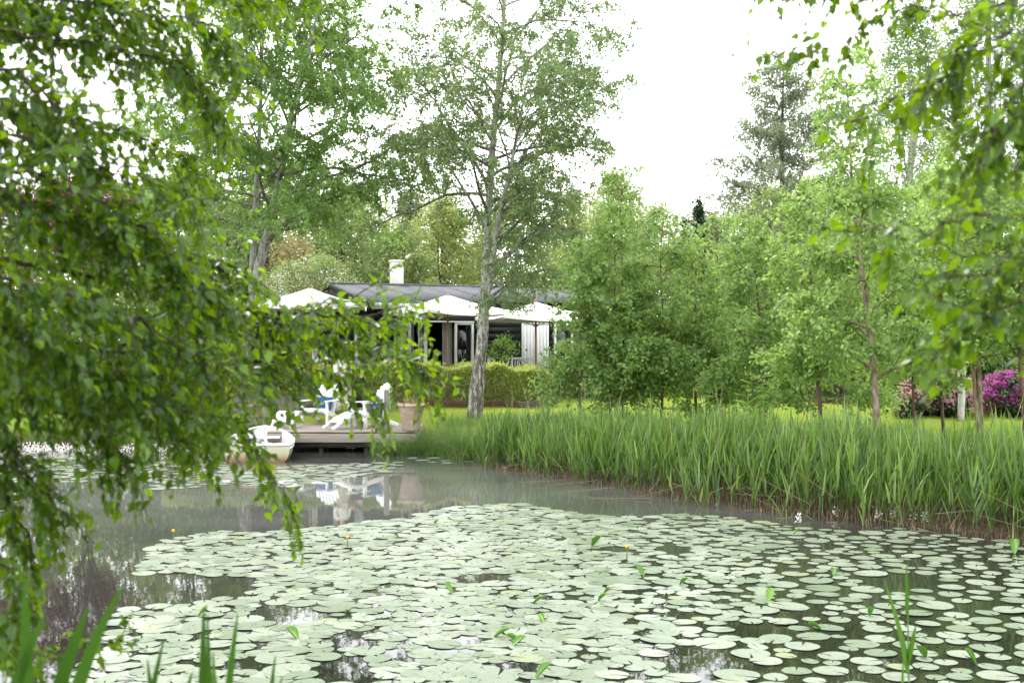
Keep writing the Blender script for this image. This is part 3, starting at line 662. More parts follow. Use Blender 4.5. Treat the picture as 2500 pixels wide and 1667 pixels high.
# a white cross-backed chair just inside the opening
t = thing('dining_chair', 'white cross-backed chair in the dark open doorway', 'chair', fw(fac(1040), .75, Z0), HA + R(35))
for x in (-.2, .2):
    part('back_leg', lambda q: q.bar((x, .2, 0), (x, .26, .92), .035, .035), M['white'], t)
    part('front_leg', lambda q: q.box((x, -.2, .22), (.035, .035, .44)), M['white'], t)
part('seat', lambda q: q.box((0, 0, .45), (.44, .44, .03)), M['white'], t, bevel=.008)
part('top_rail', lambda q: q.box((0, .262, .90), (.42, .03, .07)), M['white'], t)
for s in (-1, 1): part('cross', lambda q: q.bar((-.18 * s, .235, .5), (.18 * s, .258, .87), .025, .02, up=(0, 1, 0)), M['white'], t)

# ------------------------------------------------------------------ woven border along the beds
def wattle(p0, p1, label, mt, h=.16):
    p0 = np.array(p0); p1 = np.array(p1); L = np.linalg.norm(p1 - p0); d = (p1 - p0) / L; nn = np.array([-d[1], d[0]])
    t = thing('wattle_edging', label, 'edging', (p0[0], p0[1], 0), 0, 'low woven edging along the beds')
    ns = int(L / .3); rg = np.random.default_rng(int(L * 100))
    for k in range(ns + 1):
        q0 = d * (k * L / ns); z = gz(*(p0 + q0))
        part('stake', lambda q: q.tube([[q0[0], q0[1], z - .05], [q0[0], q0[1], z + h + rg.uniform(.0, .04)]], .012, 5), M[mt], t)
    for r_ in range(7):
        s = np.linspace(-.05, L + .05, ns * 4); off = .022 * np.sin(s / (L / ns) * math.pi + (r_ % 2) * math.pi)
        xy = d * s[:, None] + nn * off[:, None]; z = ground_z(p0[0] + xy[:, 0], p0[1] + xy[:, 1]) + .015 + r_ * h / 7 + rg.normal(0, .004, len(s))
        part('withy', lambda q: q.tube(np.column_stack([xy, z]), .011, 5), M[mt], t)
wattle(at(655, 0, 30.6)[:2], at(1262, 0, 31.3)[:2], 'low brown woven edging at the foot of the hedge', 'wicker')
wattle(at(1264, 0, 31.4)[:2], at(1345, 0, 31.9)[:2], 'short grey woven edging beside the garden steps', 'wicker_grey', .17)
wattle(at(1935, 0, 32.0)[:2], at(2110, 0, 32.0)[:2], 'brown woven edging behind the sunny lawn on the right', 'wicker', .17)

# ------------------------------------------------------------------ trees
def path(p, az, el, L, n, rg, wob=.18, curl=0.0):
    pts = [np.array(p, float)]; st = L / n
    for k in range(n):
        d = np.array([math.cos(el) * math.cos(az), math.cos(el) * math.sin(az), math.sin(el)])
        pts.append(pts[-1] + d * st); az += rg.normal(0, wob); el += rg.normal(0, wob * .7) + curl / n
        el = max(-1.45, min(1.5, el))
    return np.array(pts)
def along(pts, t):
    k = t * (len(pts) - 1); i = min(int(k), len(pts) - 2); return pts[i] + (pts[i + 1] - pts[i]) * (k - i)

def branch_tree(name, label, trunk, rad, seed, n_limb, h0, limb_len, leaf_mat_, bark, leaf_size, leaf_n, el0=(.5, 1.0), curl=-.3, droop=1.0,
                group=None, stems=(), leafless=0.0, sec_step=.34, sides=10, tert=4, cat='tree', limb_parts=True, az_bias=None, sec_len=.42, jit=.035):
    """trunk: polyline in the world; limb_len(f): length of the limbs at trunk fraction f"""
    rg = np.random.default_rng(seed); T0 = np.array(trunk[0], float)
    t = thing(name, label, cat, T0, 0, group)
    allstems = [(np.array(trunk, float), np.array(rad, float))] + [(np.array(a, float), np.array(r_, float)) for a, r_ in stems]
    tw0, tw1, twr = [], [], []; leafseg = []
    tb = Big(); lb = []
    for (tp, tr) in allstems:
        kk = np.linspace(0, len(tp) - 1, (len(tp) - 1) * 4 + 1); ix = np.arange(len(tp))
        sp_ = np.stack([np.interp(kk, ix, tp[:, c]) for c in range(3)], 1)
        for _ in range(2): sp_[1:-1] = (sp_[:-2] + 2 * sp_[1:-1] + sp_[2:]) / 4
        rr = np.interp(kk, ix, tr) * (1 + rg.normal(0, .035, len(kk)))
        tb.tube(sp_ - T0, rr, sides)
        nl = int(n_limb * (1.0 if tp is allstems[0][0] else .6))
        for i in range(nl):
            f = h0 + (1 - h0) * (i + rg.random() * .8) / nl; f = min(f, .995)
            st = along(sp_, f); L = limb_len(f) * rg.uniform(.65, 1.15)
            az = i * 2.4 + rg.normal(0, .4) if az_bias is None else az_bias(i, rg)
            el = rg.uniform(*el0) + .25 * (f - .5)
            r0 = max(.010, min(np.interp(f * (len(rr) - 1), np.arange(len(rr)), rr) * .55, .012 + .016 * L))
            n_ = max(5, int(L / .3)); lp = path(st, az, el, L, n_, rg, .16, curl)
            bb = Big() if limb_parts else tb
            bb.tube(lp - (st if limb_parts else T0), np.linspace(r0, max(.004, r0 * .2), n_ + 1), 5, cap=False)
            ns = max(3, int(L / sec_step)); d0 = az
            for j in range(ns):
                g_ = .18 + .82 * (j + rg.random()) / ns; g_ = min(g_, .99); q0 = along(lp, g_); dv = lp[-1] - lp[0]
                a2 = math.atan2(dv[1], dv[0]) + (1 if j % 2 else -1) * rg.uniform(.4, 1.3); e2 = rg.uniform(-.2, .8)
                L2 = max(.3, (L * (1 - g_) * .55 + L * .16)) * rg.uniform(.6, 1.2) * sec_len / .42; n2 = max(2, int(L2 / .30))
                p2 = path(q0, a2, e2, L2, n2, rg, .2, -.5 * droop)
                tw0 += list(p2[:-1]); tw1 += list(p2[1:]); twr += [max(.0035, .008 * (1 - k / n2)) for k in range(n2)]
                leafseg += [(p2[k], p2[k + 1], 1.0) for k in range(n2)]
                for k3 in range(tert):
                    s0 = along(p2, rg.uniform(.2, 1)); L3 = rg.uniform(.25, .6) * min(1.0, .5 + L / 3)
                    p3 = path(s0, a2 + rg.normal(0, 1.0), rg.uniform(-.9, .3) - .3 * droop, L3, 3, rg, .2, -.7 * droop)
                    tw0.append(p3[0]); tw1.append(p3[2]); twr.append(.0028)
                    leafseg += [(p3[k], p3[k + 1], 1.3) for k in range(3)]
            if limb_parts:
                o = bb.build('limb', M[bark], t, True); o.location = tuple(st - T0)
    tb.build('trunk', M[bark], t, True)
    A = np.array([s_[0] for s_ in leafseg]); B = np.array([s_[1] for s_ in leafseg]); wgt = np.linalg.norm(B - A, axis=1) * np.array([s_[2] for s_ in leafseg])
    pick = rg.choice(len(A), leaf_n, p=wgt / wgt.sum()); u = rg.random(leaf_n)[:, None]
    P = A[pick] * (1 - u) + B[pick] * u + rg.normal(0, jit, (leaf_n, 3))
    cb = Big(); cb.leaves(P - T0, leaf_size * rg.uniform(.7, 1.25, leaf_n), T_LEAF, rg, droop=.7 * droop + .2, flat=.5)
    twr = np.array(twr); cb.sticks(np.array(tw0) - T0, np.array(tw1) - T0, twr, twr * .85, mi=1)
    o = cb.build('crown', [M[leaf_mat_], M['twig']], t); o['kind'] = 'stuff'
    return t

def blob_tree(name, label, px, top, Y, halfpx, leaf, n_leaf, seed, size=.13, bot=None, group='trees beyond the garden', bark='dark_bark', cat='tree', shape='round', clump=.5, nclump=None, mats2=None, droop=.3):
    rg = np.random.default_rng(seed); x = (px - CX) / F * Y; zt = H - (top - CY) / F * Y; zb = gz(x, Y); hw = halfpx / F * Y
    z0 = zb + (zt - zb) * .12 if bot is None else H - (bot - CY) / F * Y
    t = thing(name, label, cat, (x, Y, zb), 0, group)
    nc = nclump or max(30, int(n_leaf / 80)); C = []
    while len(C) < nc:
        h = rg.random()
        if shape == 'round': rr = math.sqrt(max(0, 1 - (2 * h - .85) ** 2 / 1.35)) if h > .05 else .4
        elif shape == 'cone': rr = (1 - h) ** .8 + .04
        elif shape == 'column': rr = min(1, (1 - h) * 2.2) * (.75 + .25 * h)
        else: rr = min(1, (1 - h) * 1.6) ** .7
        a = rg.random() * 6.283; q = rr * math.sqrt(rg.uniform(.12, 1)) * (1 + .16 * math.sin(3 * a + seed) + .12 * math.sin(5 * a + h * 9))
        C.append((q * hw * math.cos(a), q * hw * math.sin(a), (z0 - zb) + h * (zt - z0)))
    C = np.array(C)
    ci = rg.integers(0, nc, n_leaf); cs = clump * rg.uniform(.5, 1.3, nc)
    P = C[ci] + rg.normal(0, 1, (n_leaf, 3)) * cs[ci][:, None] * [.6, .6, .38]
    P[:, 2] = np.maximum(P[:, 2], .03)
    bb = Big(); tint = np.clip(rg.normal(.45, .16, nc)[ci] + rg.normal(0, .22, n_leaf), 0, 1)
    bb.leaves(P, size * rg.uniform(.6, 1.3, n_leaf), T_LEAF, rg, droop=droop, flat=.6, tint=tint)
    lim = C[rg.choice(nc, min(nc, 26), replace=False)]
    mid = lim * [.25, .25, .55]; bb.sticks(mid, lim, .02, .006, mi=1); 
    o = bb.build('crown', [M[leaf], M['twig']], t); o['kind'] = 'stuff'
    tk = Big(); hh = (zt - zb) * .92; k = np.linspace(0, 1, 9); wv = rg.normal(0, hw * .05, (9, 2)).cumsum(0) * .5; wv[0] = 0
    tk.tube(np.column_stack([wv, k * hh - .1]), np.maximum((.03 + .018 * (zt - zb)) * (1 - k) ** .8, .012), 8)
    for q in lim[:14]:
        h = max(.15, min(.8, q[2] / hh * .6)); s = np.array([np.interp(h, k, wv[:, 0]), np.interp(h, k, wv[:, 1]), h * hh])
        m_ = (s + q) / 2 + [0, 0, .15 * (q[2] - s[2])]; tk.tube([s, m_, q], [.02 + .004 * hh, .014, .006], 5, cap=False)
    tk.build('trunk', M[bark], t, True)
    return t

def P3(px, py, Y): return at(px, py, Y)
# the big birch before the house
Yb = 29.0; gb = gz(at(1160, 0, Yb)[0], Yb)
tr = [P3(1158, 1020, Yb), P3(1166, 930, Yb), P3(1178, 830, Yb), P3(1185, 700, Yb), P3(1190, 560, Yb + .1), P3(1197, 430, Yb + .1), P3(1208, 300, Yb), P3(1222, 150, Yb), P3(1232, 0, Yb - .1), P3(1240, -180, Yb), P3(1248, -380, Yb)]
tr[0][2] = gb - .1
rd = [.21, .165, .135, .115, .095, .086, .072, .058, .045, .028, .012]
def ll_big(f): return 3.9 * (1 - .36 * max(0, f - .35) / .65) * (1 if f > .42 else .62)
branch_tree('birch_tree', 'big white-barked birch standing before the house and hedge', tr, rd, 5, 48, .235, ll_big, 'birch_leaf_grey', 'birch_bark', .062, 86000, (.15, 1.15), -.6, 1.1, 'birch trees', sides=16, az_bias=(lambda i, rg: rg.uniform(-1.2, .9) if i < 9 else i * 2.4 + rg.normal(0, .4)),
            stems=[([P3(1183, 800, Yb), P3(1210, 560, Yb - .2), P3(1245, 420, Yb - .5), P3(1262, 330, Yb - .6), P3(1290, 180, Yb - .8)], [.05, .06, .05, .035, .015])])
# the leaning birch pair on the left
Yl = 31.0
tr = [P3(585, 985, Yl), P3(598, 860, Yl), P3(612, 730, Yl), P3(640, 620, Yl), P3(664, 530, Yl), P3(682, 430, Yl), P3(700, 320, Yl), P3(735, 190, Yl), P3(770, 60, Yl), P3(800, -120, Yl), P3(815, -300, Yl)]
tr[0][2] = gz(tr[0][0], Yl) - .1
rd = [.20, .16, .14, .12, .10, .08, .068, .055, .04, .025, .012]
st2 = [P3(600, 830, Yl), P3(614, 690, Yl + .2), P3(620, 560, Yl + .4), P3(628, 420, Yl + .5), P3(636, 270, Yl + .6), P3(640, 120, Yl + .7), P3(650, -40, Yl + .7), P3(655, -220, Yl + .7)]
branch_tree('birch_tree', 'leaning two-stemmed birch rising behind the left parasol', tr, rd, 9, 46, .30, lambda f: 4.3 * (1 - .45 * max(0, f - .55) / .45), 'birch_leaf', 'grey_bark', .078, 118000, (.1, 1.05), -.5, 1.1, 'birch trees', sides=14,
            stems=[(st2, [.09, .085, .075, .062, .05, .04, .025, .012])])

# young birches in the reeds on the right: (base px, top px, top y, Y, half width px, radius, bark, leaves, label)
young = [
 (1418, 1420, 590, 25.2, 78, .028, 'dark_bark', 9000, 'slim dark-stemmed young birch at the left edge of the thicket'),
 (1490, 1500, 520, 25.6, 112, .040, 'dark_bark', 17000, 'bushy young birch in the thicket beside the right parasol'),
 (1520, 1520, 430, 26.6, 115, .034, 'dark_bark', 10000, 'tallest young birch of the thicket, rising above its neighbours'),
 (1612, 1620, 530, 25.8, 125, .032, 'dark_bark', 14000, 'young birch in the middle of the thicket'),
 (1700, 1690, 600, 26.5, 125, .032, 'dark_bark', 13000, 'rounded young birch below the dark cypress'),
 (1757, 1745, 540, 27.5, 130, .034, 'dark_bark', 13000, 'young birch behind the feathery seedling'),
 (1872, 1835, 560, 24.2, 125, .038, 'dark_bark', 16000, 'young birch with a slightly leaning dark stem left of the lawn'),
 (2006, 1972, 470, 21.0, 115, .045, 'dark_bark', 14000, 'young birch with a leaning dark stem before the sunny lawn'),
 (2140, 2062, 140, 19.2, 165, .062, 'tan_bark', 20000, 'peeling brown-barked birch leaning left behind the reeds'),
 (2062, 2050, 560, 26.0, 110, .030, 'tan_bark', 9000, 'thin brown-stemmed sapling on the lawn left of the peeling birch'),
 (2094, 2110, 470, 27.2, 120, .04, 'tan_bark', 10000, 'pale-stemmed sapling directly behind the peeling birch'),
 (2236, 2205, 520, 23.5, 125, .03, 'dark_bark', 12000, 'dark thin sapling leaning left before the pink rhododendron'),
 (2305, 2300, 430, 24.5, 135, .036, 'dark_bark', 13000, 'dark sapling standing beside the white trunk'),
 (2345, 2350, 330, 28.2, 150, .088, 'white_bark', 15000, 'birch with a clean white trunk before the rhododendrons'),
 (2398, 2385, 420, 22.0, 150, .06, 'tan_bark', 16000, 'reddish double-stemmed birch between the two rhododendrons'),
 (2500, 2480, 450, 21.0, 140, .05, 'dark_bark', 13000, 'young birch at the right edge of the picture'),
]
for i, (bx, tx, ty, Y, hp, r_, bk, nl, lab) in enumerate(young):
    x = at(bx, 0, Y)[0]; zb = gz(x, Y); top = at(tx, ty, Y); b0 = np.array([x, Y, zb - .1]); rg = np.random.default_rng(100 + i)
    K = 7; tk = np.linspace(0, 1, K)[:, None]; tp = b0 + (top - b0) * tk; tp[1:-1, :2] += rg.normal(0, .03, (K - 2, 2)); hw = hp / F * Y; hgt = top[2] - zb
    h0 = max(.10, min(.30, .55 / hgt * (2.2 if bk != 'dark_bark' else 1.0)))
    if bx >= 2000: h0 = max(h0, .20)
    if bx >= 2290: h0 = max(h0, .33)
    st = []
    if 'double' in lab:
        q = tp.copy(); q[:, 0] += np.linspace(.02, .3, K) * -1; st = [(q, np.linspace(r_ * .8, .006, K))]
    branch_tree('young_birch', lab, tp, np.linspace(r_, .006, K), 200 + i, 24, h0, (lambda f, hw=hw, h0=h0, i_=i: hw * (1.05 if i_ < 6 else 1.2) * (1 - .82 * max(0, (f - .25) / .75) ** 1.3)), 'young_leaf_b' if i % 3 == 1 else 'young_leaf', bk, .082 if Y < 24 else .092, int(nl * (.46 if i < 6 else .60)), (.1, .9), .0, .5,
                'young birches along the reeds', stems=st, sec_step=.13, sides=9, tert=4, limb_parts=False, sec_len=.58, jit=.05)

# conifer, cypress, big trees of the background: (name, label, px, top, Y, half px, leaf, n, size, bot, shape)
def conifer(px, top, Y, hwpx, seed, label, n_leaf=60000):
    rg = np.random.default_rng(seed); x = (px - CX) / F * Y; zb = gz(x, Y); zt = H - (top - CY) / F * Y; hg = zt - zb; hw = hwpx / F * Y
    t = thing('spruce_tree', label, 'tree', (x, Y, zb)); tk = Big(); k = np.linspace(0, 1, 12)
    tk.tube(np.column_stack([.06 * np.sin(k * 7), .05 * np.cos(k * 5), k * hg]), .20 * (1 - k) + .012, 10)
    S0, S1, rr = [], [], []; seg = []
    for i in range(170):
        f = .12 + .87 * (i // 6 * 6 + rg.random() * 1.6) / 172; L = hw * ((1 - f) ** .75) * rg.uniform(.6, 1.2) + .15; az = i * 2.4 + rg.normal(0, .3)
        lp = path([0, 0, f * hg], az, rg.uniform(.05, .5) - .35 * (1 - f), L, 6, rg, .10, .35)
        for a, c in zip(lp[:-1], lp[1:]): S0.append(a); S1.append(c); rr.append(.012); seg.append((a, c))
        for j in range(int(3 + L * 4)):
            q = along(lp, rg.uniform(.15, 1)); p2 = path(q, az + rg.choice([-1, 1]) * rg.uniform(.5, 1.1), rg.uniform(-.6, .1), rg.uniform(.25, .6) * (.5 + .3 * L), 1, rg, .15, -.6)
            for a, c in zip(p2[:-1], p2[1:]): S0.append(a); S1.append(c); rr.append(.005); seg.append((a, c))
    A = np.array([s[0] for s in seg]); B = np.array([s[1] for s in seg]); wl = np.linalg.norm(B - A, axis=1); pk = rg.choice(len(A), n_leaf, p=wl / wl.sum()); u = rg.random((n_leaf, 1))
    bb = Big(); bb.leaves(A[pk] * (1 - u) + B[pk] * u + rg.normal(0, .085, (n_leaf, 3)), rg.uniform(.09, .20, n_leaf), (T_NEEDLE[0] * [1, 1.8, 1], T_NEEDLE[1]), rg, droop=.6)
    bb.sticks(S0, S1, np.array(rr), np.array(rr) * .6, mi=1)
    o = bb.build('crown', [M['needle'], M['twig']], t); o['kind'] = 'stuff'; tk.build('trunk', M['dark_bark'], t, True); return t
conifer(1912, 118, 44.0, 345, 3, 'tall grey-green spruce with a thin pointed top against the sky', 75000)
conifer(1735, 520, 46.0, 120, 4, 'low spruce at the foot of the tall one', 22000)
blob_tree('cypress', 'dark narrow cypress rising between the thicket and the spruce', 1706, 486, 40, 30, 'thuja', 9000, 21, .08, 940, 'columnar conifers', shape='cone', clump=.13, nclump=420)
blob_tree('cypress', 'shorter dark cypress close beside the narrow one', 1672, 545, 40.5, 26, 'thuja', 7000, 22, .08, 940, 'columnar conifers', shape='cone', clump=.13, nclump=340)
wood = [
 ('pale feathery willow behind the thicket, tallest there', 1500, 425, 48, 110, 'pale_leaf', 16000, 'egg', .12),
 ('yellow-green tree left of the pale willow', 1395, 480, 46, 70, 'gold_leaf', 8000, 'egg', .12),
 ('pale green tree right of the pale willow', 1590, 500, 50, 80, 'pale_leaf', 9000, 'round', .12),
 ('green tree seen through the big birch, right of the chimney', 1260, 490, 50, 130, 'wood_leaf', 16000, 'round', .13),
 ('golden tipped tree behind the house roof', 1075, 505, 47, 120, 'gold_leaf', 15000, 'round', .12),
 ('dark green tree behind the chimney', 975, 560, 44, 90, 'wood_leaf', 13000, 'round', .11),
 ('pale larch standing between the two big birches', 1000, 470, 55, 60, 'needle', 9000, 'cone', .14),
 ('dull green tree in the wood behind the leaning birch', 880, 480, 52, 130, 'wood_leaf', 15000, 'round', .13),
 ('rusty brown-leaved tree behind the blossoming bush', 725, 592, 42, 95, 'rust_leaf', 8000, 'round', .10),
 ('green tree behind the rusty brown one', 720, 490, 50, 130, 'wood_leaf', 14000, 'round', .13),
 ('green tree left behind the leaning birch', 560, 500, 46, 130, 'wood_leaf', 14000, 'round', .13),
 ('broad green tree between the leaning birch and the red maple', 470, 400, 44, 120, 'wood_leaf', 12000, 'round', .13),
 ('rounded green tree filling the gap left of the big birch', 835, 455, 45, 105, 'wood_leaf', 12000, 'round', .12),
 ('green tree seen between the stems of the leaning birch', 650, 440, 47, 110, 'wood_leaf', 11000, 'round', .13),
 ('slim green tree left of the big birch trunk', 1090, 480, 52, 90, 'wood_leaf', 10000, 'egg', .13),
 ('tree at the far left edge of the wood', 60, 470, 48, 170, 'wood_leaf', 13000, 'round', .15),
 ('dense tree behind the red maple', 330, 480, 47, 150, 'wood_leaf', 13000, 'round', .15),
 ('grey-green tall birch at the top right, nearest the spruce', 2230, 20, 38, 190, 'birch_leaf_grey', 30000, 'egg', .085),
 ('grey-green tall birch in the top right corner', 2430, -180, 36, 230, 'birch_leaf_grey', 38000, 'egg', .085),
 ('leafy tree behind the saplings, below the spruce', 1880, 470, 38, 120, 'wood_leaf', 14000, 'round', .10),
 ('round tree behind the peeling birch', 2090, 480, 36, 130, 'wood_leaf', 14000, 'round', .10),
 ('broad tree behind the rhododendrons', 2300, 420, 40, 170, 'wood_leaf', 17000, 'round', .11),
 ('tree at the right edge behind the purple rhododendron', 2540, 380, 39, 160, 'wood_leaf', 15000, 'round', .11),
 ('low green tree behind the thicket', 1640, 600, 40, 130, 'wood_leaf', 12000, 'round', .11),
 ('low green tree between the thicket and the sunny lawn', 1790, 640, 37, 120, 'wood_leaf', 11000, 'round', .10),
 ('low green tree right behind the right parasol', 1440, 590, 43, 110, 'wood_leaf', 12000, 'round', .11),
]
for i, (lab, px, top, Y, hp, lf, nl, shp, sz) in enumerate(wood):
    nl = int(nl * (.8 if sz > .09 else 1)); sz *= 1.06 if sz > .09 else 1
    blob_tree('wood_tree' if 'birch' not in lab.split(',')[0].split('tall')[-1] else 'tall_birch', lab, px, top, Y, hp, lf, nl, 300 + i, sz, shape=shp, clump=.55, droop=.4, bark='white_bark' if 'tall birch' in lab else 'dark_bark')
blob_tree('red_maple', 'dark red maple glimpsed through the leaves on the left', 190, 440, 36, 190, 'red_leaf', 16000, 41, .09, 640, None, shape='round', clump=.4)
# the far wood that closes the view, one mass
rg = np.random.default_rng(600); n_ = 32000; X = rg.uniform(-38, 38, n_); Yf = rg.uniform(60, 68, n_); hh = 8.2 + .9 * np.sin(X * .5) + .6 * np.sin(X * 1.3 + 1) + .35 * np.sin(X * 3.1)
hh = np.where((X > 3) & (X < 14), hh - .8, hh); cl = rg.integers(0, 1500, n_); cx = rg.uniform(-38, 38, 1500); cz = rg.random(1500)
bb = Big(); Xc = cx[cl] + rg.normal(0, .6, n_); Zc = (8.2 + .9 * np.sin(Xc * .5) + .6 * np.sin(Xc * 1.3 + 1)) * cz[cl] ** .8 + rg.normal(0, .35, n_) + .8
bb.leaves(np.column_stack([Xc, Yf, Zc]), .34 * rg.uniform(.6, 1.3, n_), T_LEAF, rg, tint=np.clip(rg.normal(.45, .2, 1500)[cl] + rg.normal(0, .15, n_), 0, 1))
tag(bb.build('far_wood', M['wood_leaf']), 'far green wood closing the view behind the garden', 'wood', kind='stuff')
# shrubs
blob_tree('blossom_bush', 'white blossoming bush behind the left parasol', 760, 628, 39.5, 120, 'wood_leaf', 9000, 42, .08, 790, None, cat='bush', clump=.42)
t = [o for o in COL.objects if o.name == 'blossom_bush'][0]; rg = np.random.default_rng(43); n_ = 3200; a = rg.random(n_) * 6.283; h_ = rg.random(n_); r_ = 1.62 * np.sqrt(np.clip(1 - (2 * h_ - .85) ** 2 / 1.35, .05, 1)) * rg.uniform(.5, 1.02, n_) * (1 + .22 * np.sin(a * 4 + h_ * 7) + .12 * np.sin(a * 9 - h_ * 13))
bb = Big(); bb.leaves(np.column_stack([r_ * np.cos(a), r_ * np.sin(a), 2.1 + h_ * 2.0 + .16 * np.sin(a * 5)]) + rg.normal(0, .07, (n_, 3)), .06, T_PETAL, rg); o = bb.build('blossom', M['blossom'], t); o['kind'] = 'stuff'
shr = [(100, 760, 33, 170), (330, 780, 32, 150), (520, 800, 31.8, 100), (-120, 740, 33, 150), (1480, 850, 34.5, 110), (1620, 840, 35, 120), (1780, 850, 34.5, 110), (1920, 860, 35, 90), (2050, 880, 36, 90), (2190, 850, 35.5, 110), (2330, 830, 36, 120), (2470, 830, 36, 120), (2620, 800, 35, 130)]
wh = ['left of the red maple', 'under the red maple', 'beside the leaning birch', 'at the far left of the shore', 'behind the left of the thicket', 'behind the middle of the thicket', 'behind the feathery seedling', 'left of the sunny lawn', 'behind the woven edging on the right',
      'left behind the pink rhododendron', 'behind the white trunk', 'behind the purple rhododendron', 'beyond the right edge of the lawn']
for i, (px, top, Y, hp) in enumerate(shr):
    blob_tree('shrub', 'dark green shrub ' + wh[i], px, top, Y, hp, 'box_leaf', 7000, 400 + i, .10, 1010, 'shrubs at the back of the lawn', cat='shrub', clump=.45)
for px, top, Y, hp, k, lab in ((932, 848, 33.6, 20, 1, 'small clipped cone of box by the black wall, left of its pair'), (970, 830, 33.4, 24, 2, 'larger clipped cone of box by the black wall, beside the folded glass doors')):
    blob_tree('box_cone', lab, px, top, Y, hp, 'box_leaf', 3500, 420 + k, .035, 930, 'clipped box cones', cat='shrub', shape='egg', clump=.07, nclump=420)
blob_tree('lime_shrub', 'bright lime-green small maple before the white bench', 1225, 826, 33.4, 30, 'fern', 1300, 430, .06, 878, None, cat='shrub', clump=.16)
for i, (px, top, bot, Y, hp, fm, lab) in enumerate(((2285, 908, 1012, 29.6, 96, 'pink', 'pink flowering rhododendron around the white birch trunk'), (2480, 912, 1012, 29.8, 98, 'magenta', 'purple flowering rhododendron at the right edge'), (2215, 985, 1010, 29.0, 26, 'pink', 'small pink rhododendron sprig left of the larger pink one'))):
    t = blob_tree('rhododendron', lab, px, top, Y, hp, 'rhodo_leaf', 5000 if hp > 40 else 900, 440 + i, .10, bot, 'flowering rhododendrons', cat='rhododendron', clump=.16, nclump=160)
    rg = np.random.default_rng(450 + i); hw = hp / F * Y; nt_ = (150 if fm == 'magenta' else 135) if hp > 40 else 8; hh = H - (top - CY) / F * Y - gz((px - CX) / F * Y, Y)
    a = rg.uniform(math.pi, 2 * math.pi, nt_); zz = rg.uniform(.15, 1, nt_) * hh; rr = hw * np.sqrt(np.clip(1 - (zz / hh * 1.7 - .75) ** 2, .05, 1)) * rg.uniform(.85, 1.08, nt_)
    for k in range(nt_):
        c = np.array([rr[k] * math.cos(a[k]), rr[k] * math.sin(a[k]) * .8, zz[k]]); bb = Big(); n_ = 26; d = rnd_unit(n_, rg) + [0, -.3, .3]
        bb.leaves(np.zeros((n_, 3)) + d * .05, .07, T_PETAL, rg, axis=nrm(d)); o = bb.build('flower', M[fm], t); o.location = tuple(c)
# the feathery seedling
c = at(1838, 0, 20.9); t = thing('feathery_seedling', 'small feathery bright green conifer seedling at the edge of the reeds', 'tree', (c[0], c[1], gz(c[0], c[1])))
t.scale = (1.12, 1.12, 1.12); rg = np.random.default_rng(77); part('trunk', lambda q: q.tube([[0, 0, 0], [.02, 0, .5], [0, .01, 1.0], [.01, 0, 1.35]], [.016, .012, .008, .003], 6), M['dark_bark'], t)
for i in range(26):
    f = .12 + .86 * i / 26; L = .55 * (1 - f) + .10; lp = path([0, 0, f * 1.32], i * 2.4, .35, L, 4, rg, .08, -.2); bb = Big()
    for a, c2 in zip(lp[:-1], lp[1:]):
        n_ = 16; u = np.linspace(0, 1, n_)[:, None]; d = nrm(c2 - a); sd_ = nrm(np.cross(d, [0, 0, 1.])); sg = np.where(np.arange(n_) % 2, 1, -1)[:, None]
        bb.leaves(a + (c2 - a) * u, .12 * (1 - .4 * f), (T_NEEDLE[0] * [1, 1.7, 1], T_NEEDLE[1]), rg, axis=nrm(sd_ * sg + d * .6 + [0, 0, -.15]), normal=np.tile([0., 0, 1], (n_, 1)))
    bb.sticks(lp[:-1], lp[1:], .004, .003, mi=1); bb.build('frond', [M['fern'], M['twig']], t)

# hedge below the terrace and the low lavender hedge on the right
def hedge(p0, p1, h0, h1, dep, n_leaf, label, leaf, size, seed, twigs=700, name='hedge'):
    rg = np.random.default_rng(seed); p0 = np.array(p0); p1 = np.array(p1); d = (p1 - p0); L = np.linalg.norm(d); d /= L; nn = np.array([-d[1], d[0]])
    t = thing(name, label, 'hedge', (p0[0], p0[1], 0))
    u = rg.random(n_leaf); hh = h0 + (h1 - h0) * u + .10 * np.sin(u * L * 2.1) * .5 + .05 * np.sin(u * L * 7 + 1); face = rg.random(n_leaf)
    v = np.where(face < .62, -dep / 2 + np.abs(rg.normal(0, .09, n_leaf)) - .04 * np.sin(u * L * 5), rg.uniform(-dep / 2, dep / 2, n_leaf)); f = np.where(face < .62, rg.random(n_leaf) ** .8, 1 - np.abs(rg.normal(0, .10, n_leaf)))
    xy = d * (u * L)[:, None] + nn * v[:, None]; g0 = ground_z(p0[0] + xy[:, 0], p0[1] + xy[:, 1]); z = g0 + .05 + f * hh + np.where(rg.random(n_leaf) < .06, rg.random(n_leaf) * .12, 0)
    bb = Big(); tint = np.clip(.38 + .2 * f ** 2 + rg.normal(0, .25, n_leaf), 0, 1); bb.leaves(np.column_stack([xy, z]), size * rg.uniform(.6, 1.3, n_leaf), T_LEAF, rg, droop=-.4, normal=rnd_unit(n_leaf, rg) + [0, -.5, .8], tint=tint)
    o = bb.build('foliage', M[leaf], t); o['kind'] = 'stuff'
    if twigs:
        u = rg.random(twigs); v = rg.uniform(-dep / 2, dep / 2 * .6, twigs); xy = d * (u * L)[:, None] + nn * v[:, None]; g0 = ground_z(p0[0] + xy[:, 0], p0[1] + xy[:, 1])
        A = np.column_stack([xy, g0]); B = A + np.column_stack([rg.normal(0, .12, twigs), rg.normal(0, .10, twigs), rg.uniform(.4, .95, twigs) * min(h0, h1)])
        bb = Big(); bb.sticks(A, B, .008, .004); o = bb.build('stem', M['straw'], t); o['kind'] = 'stuff'
    return t
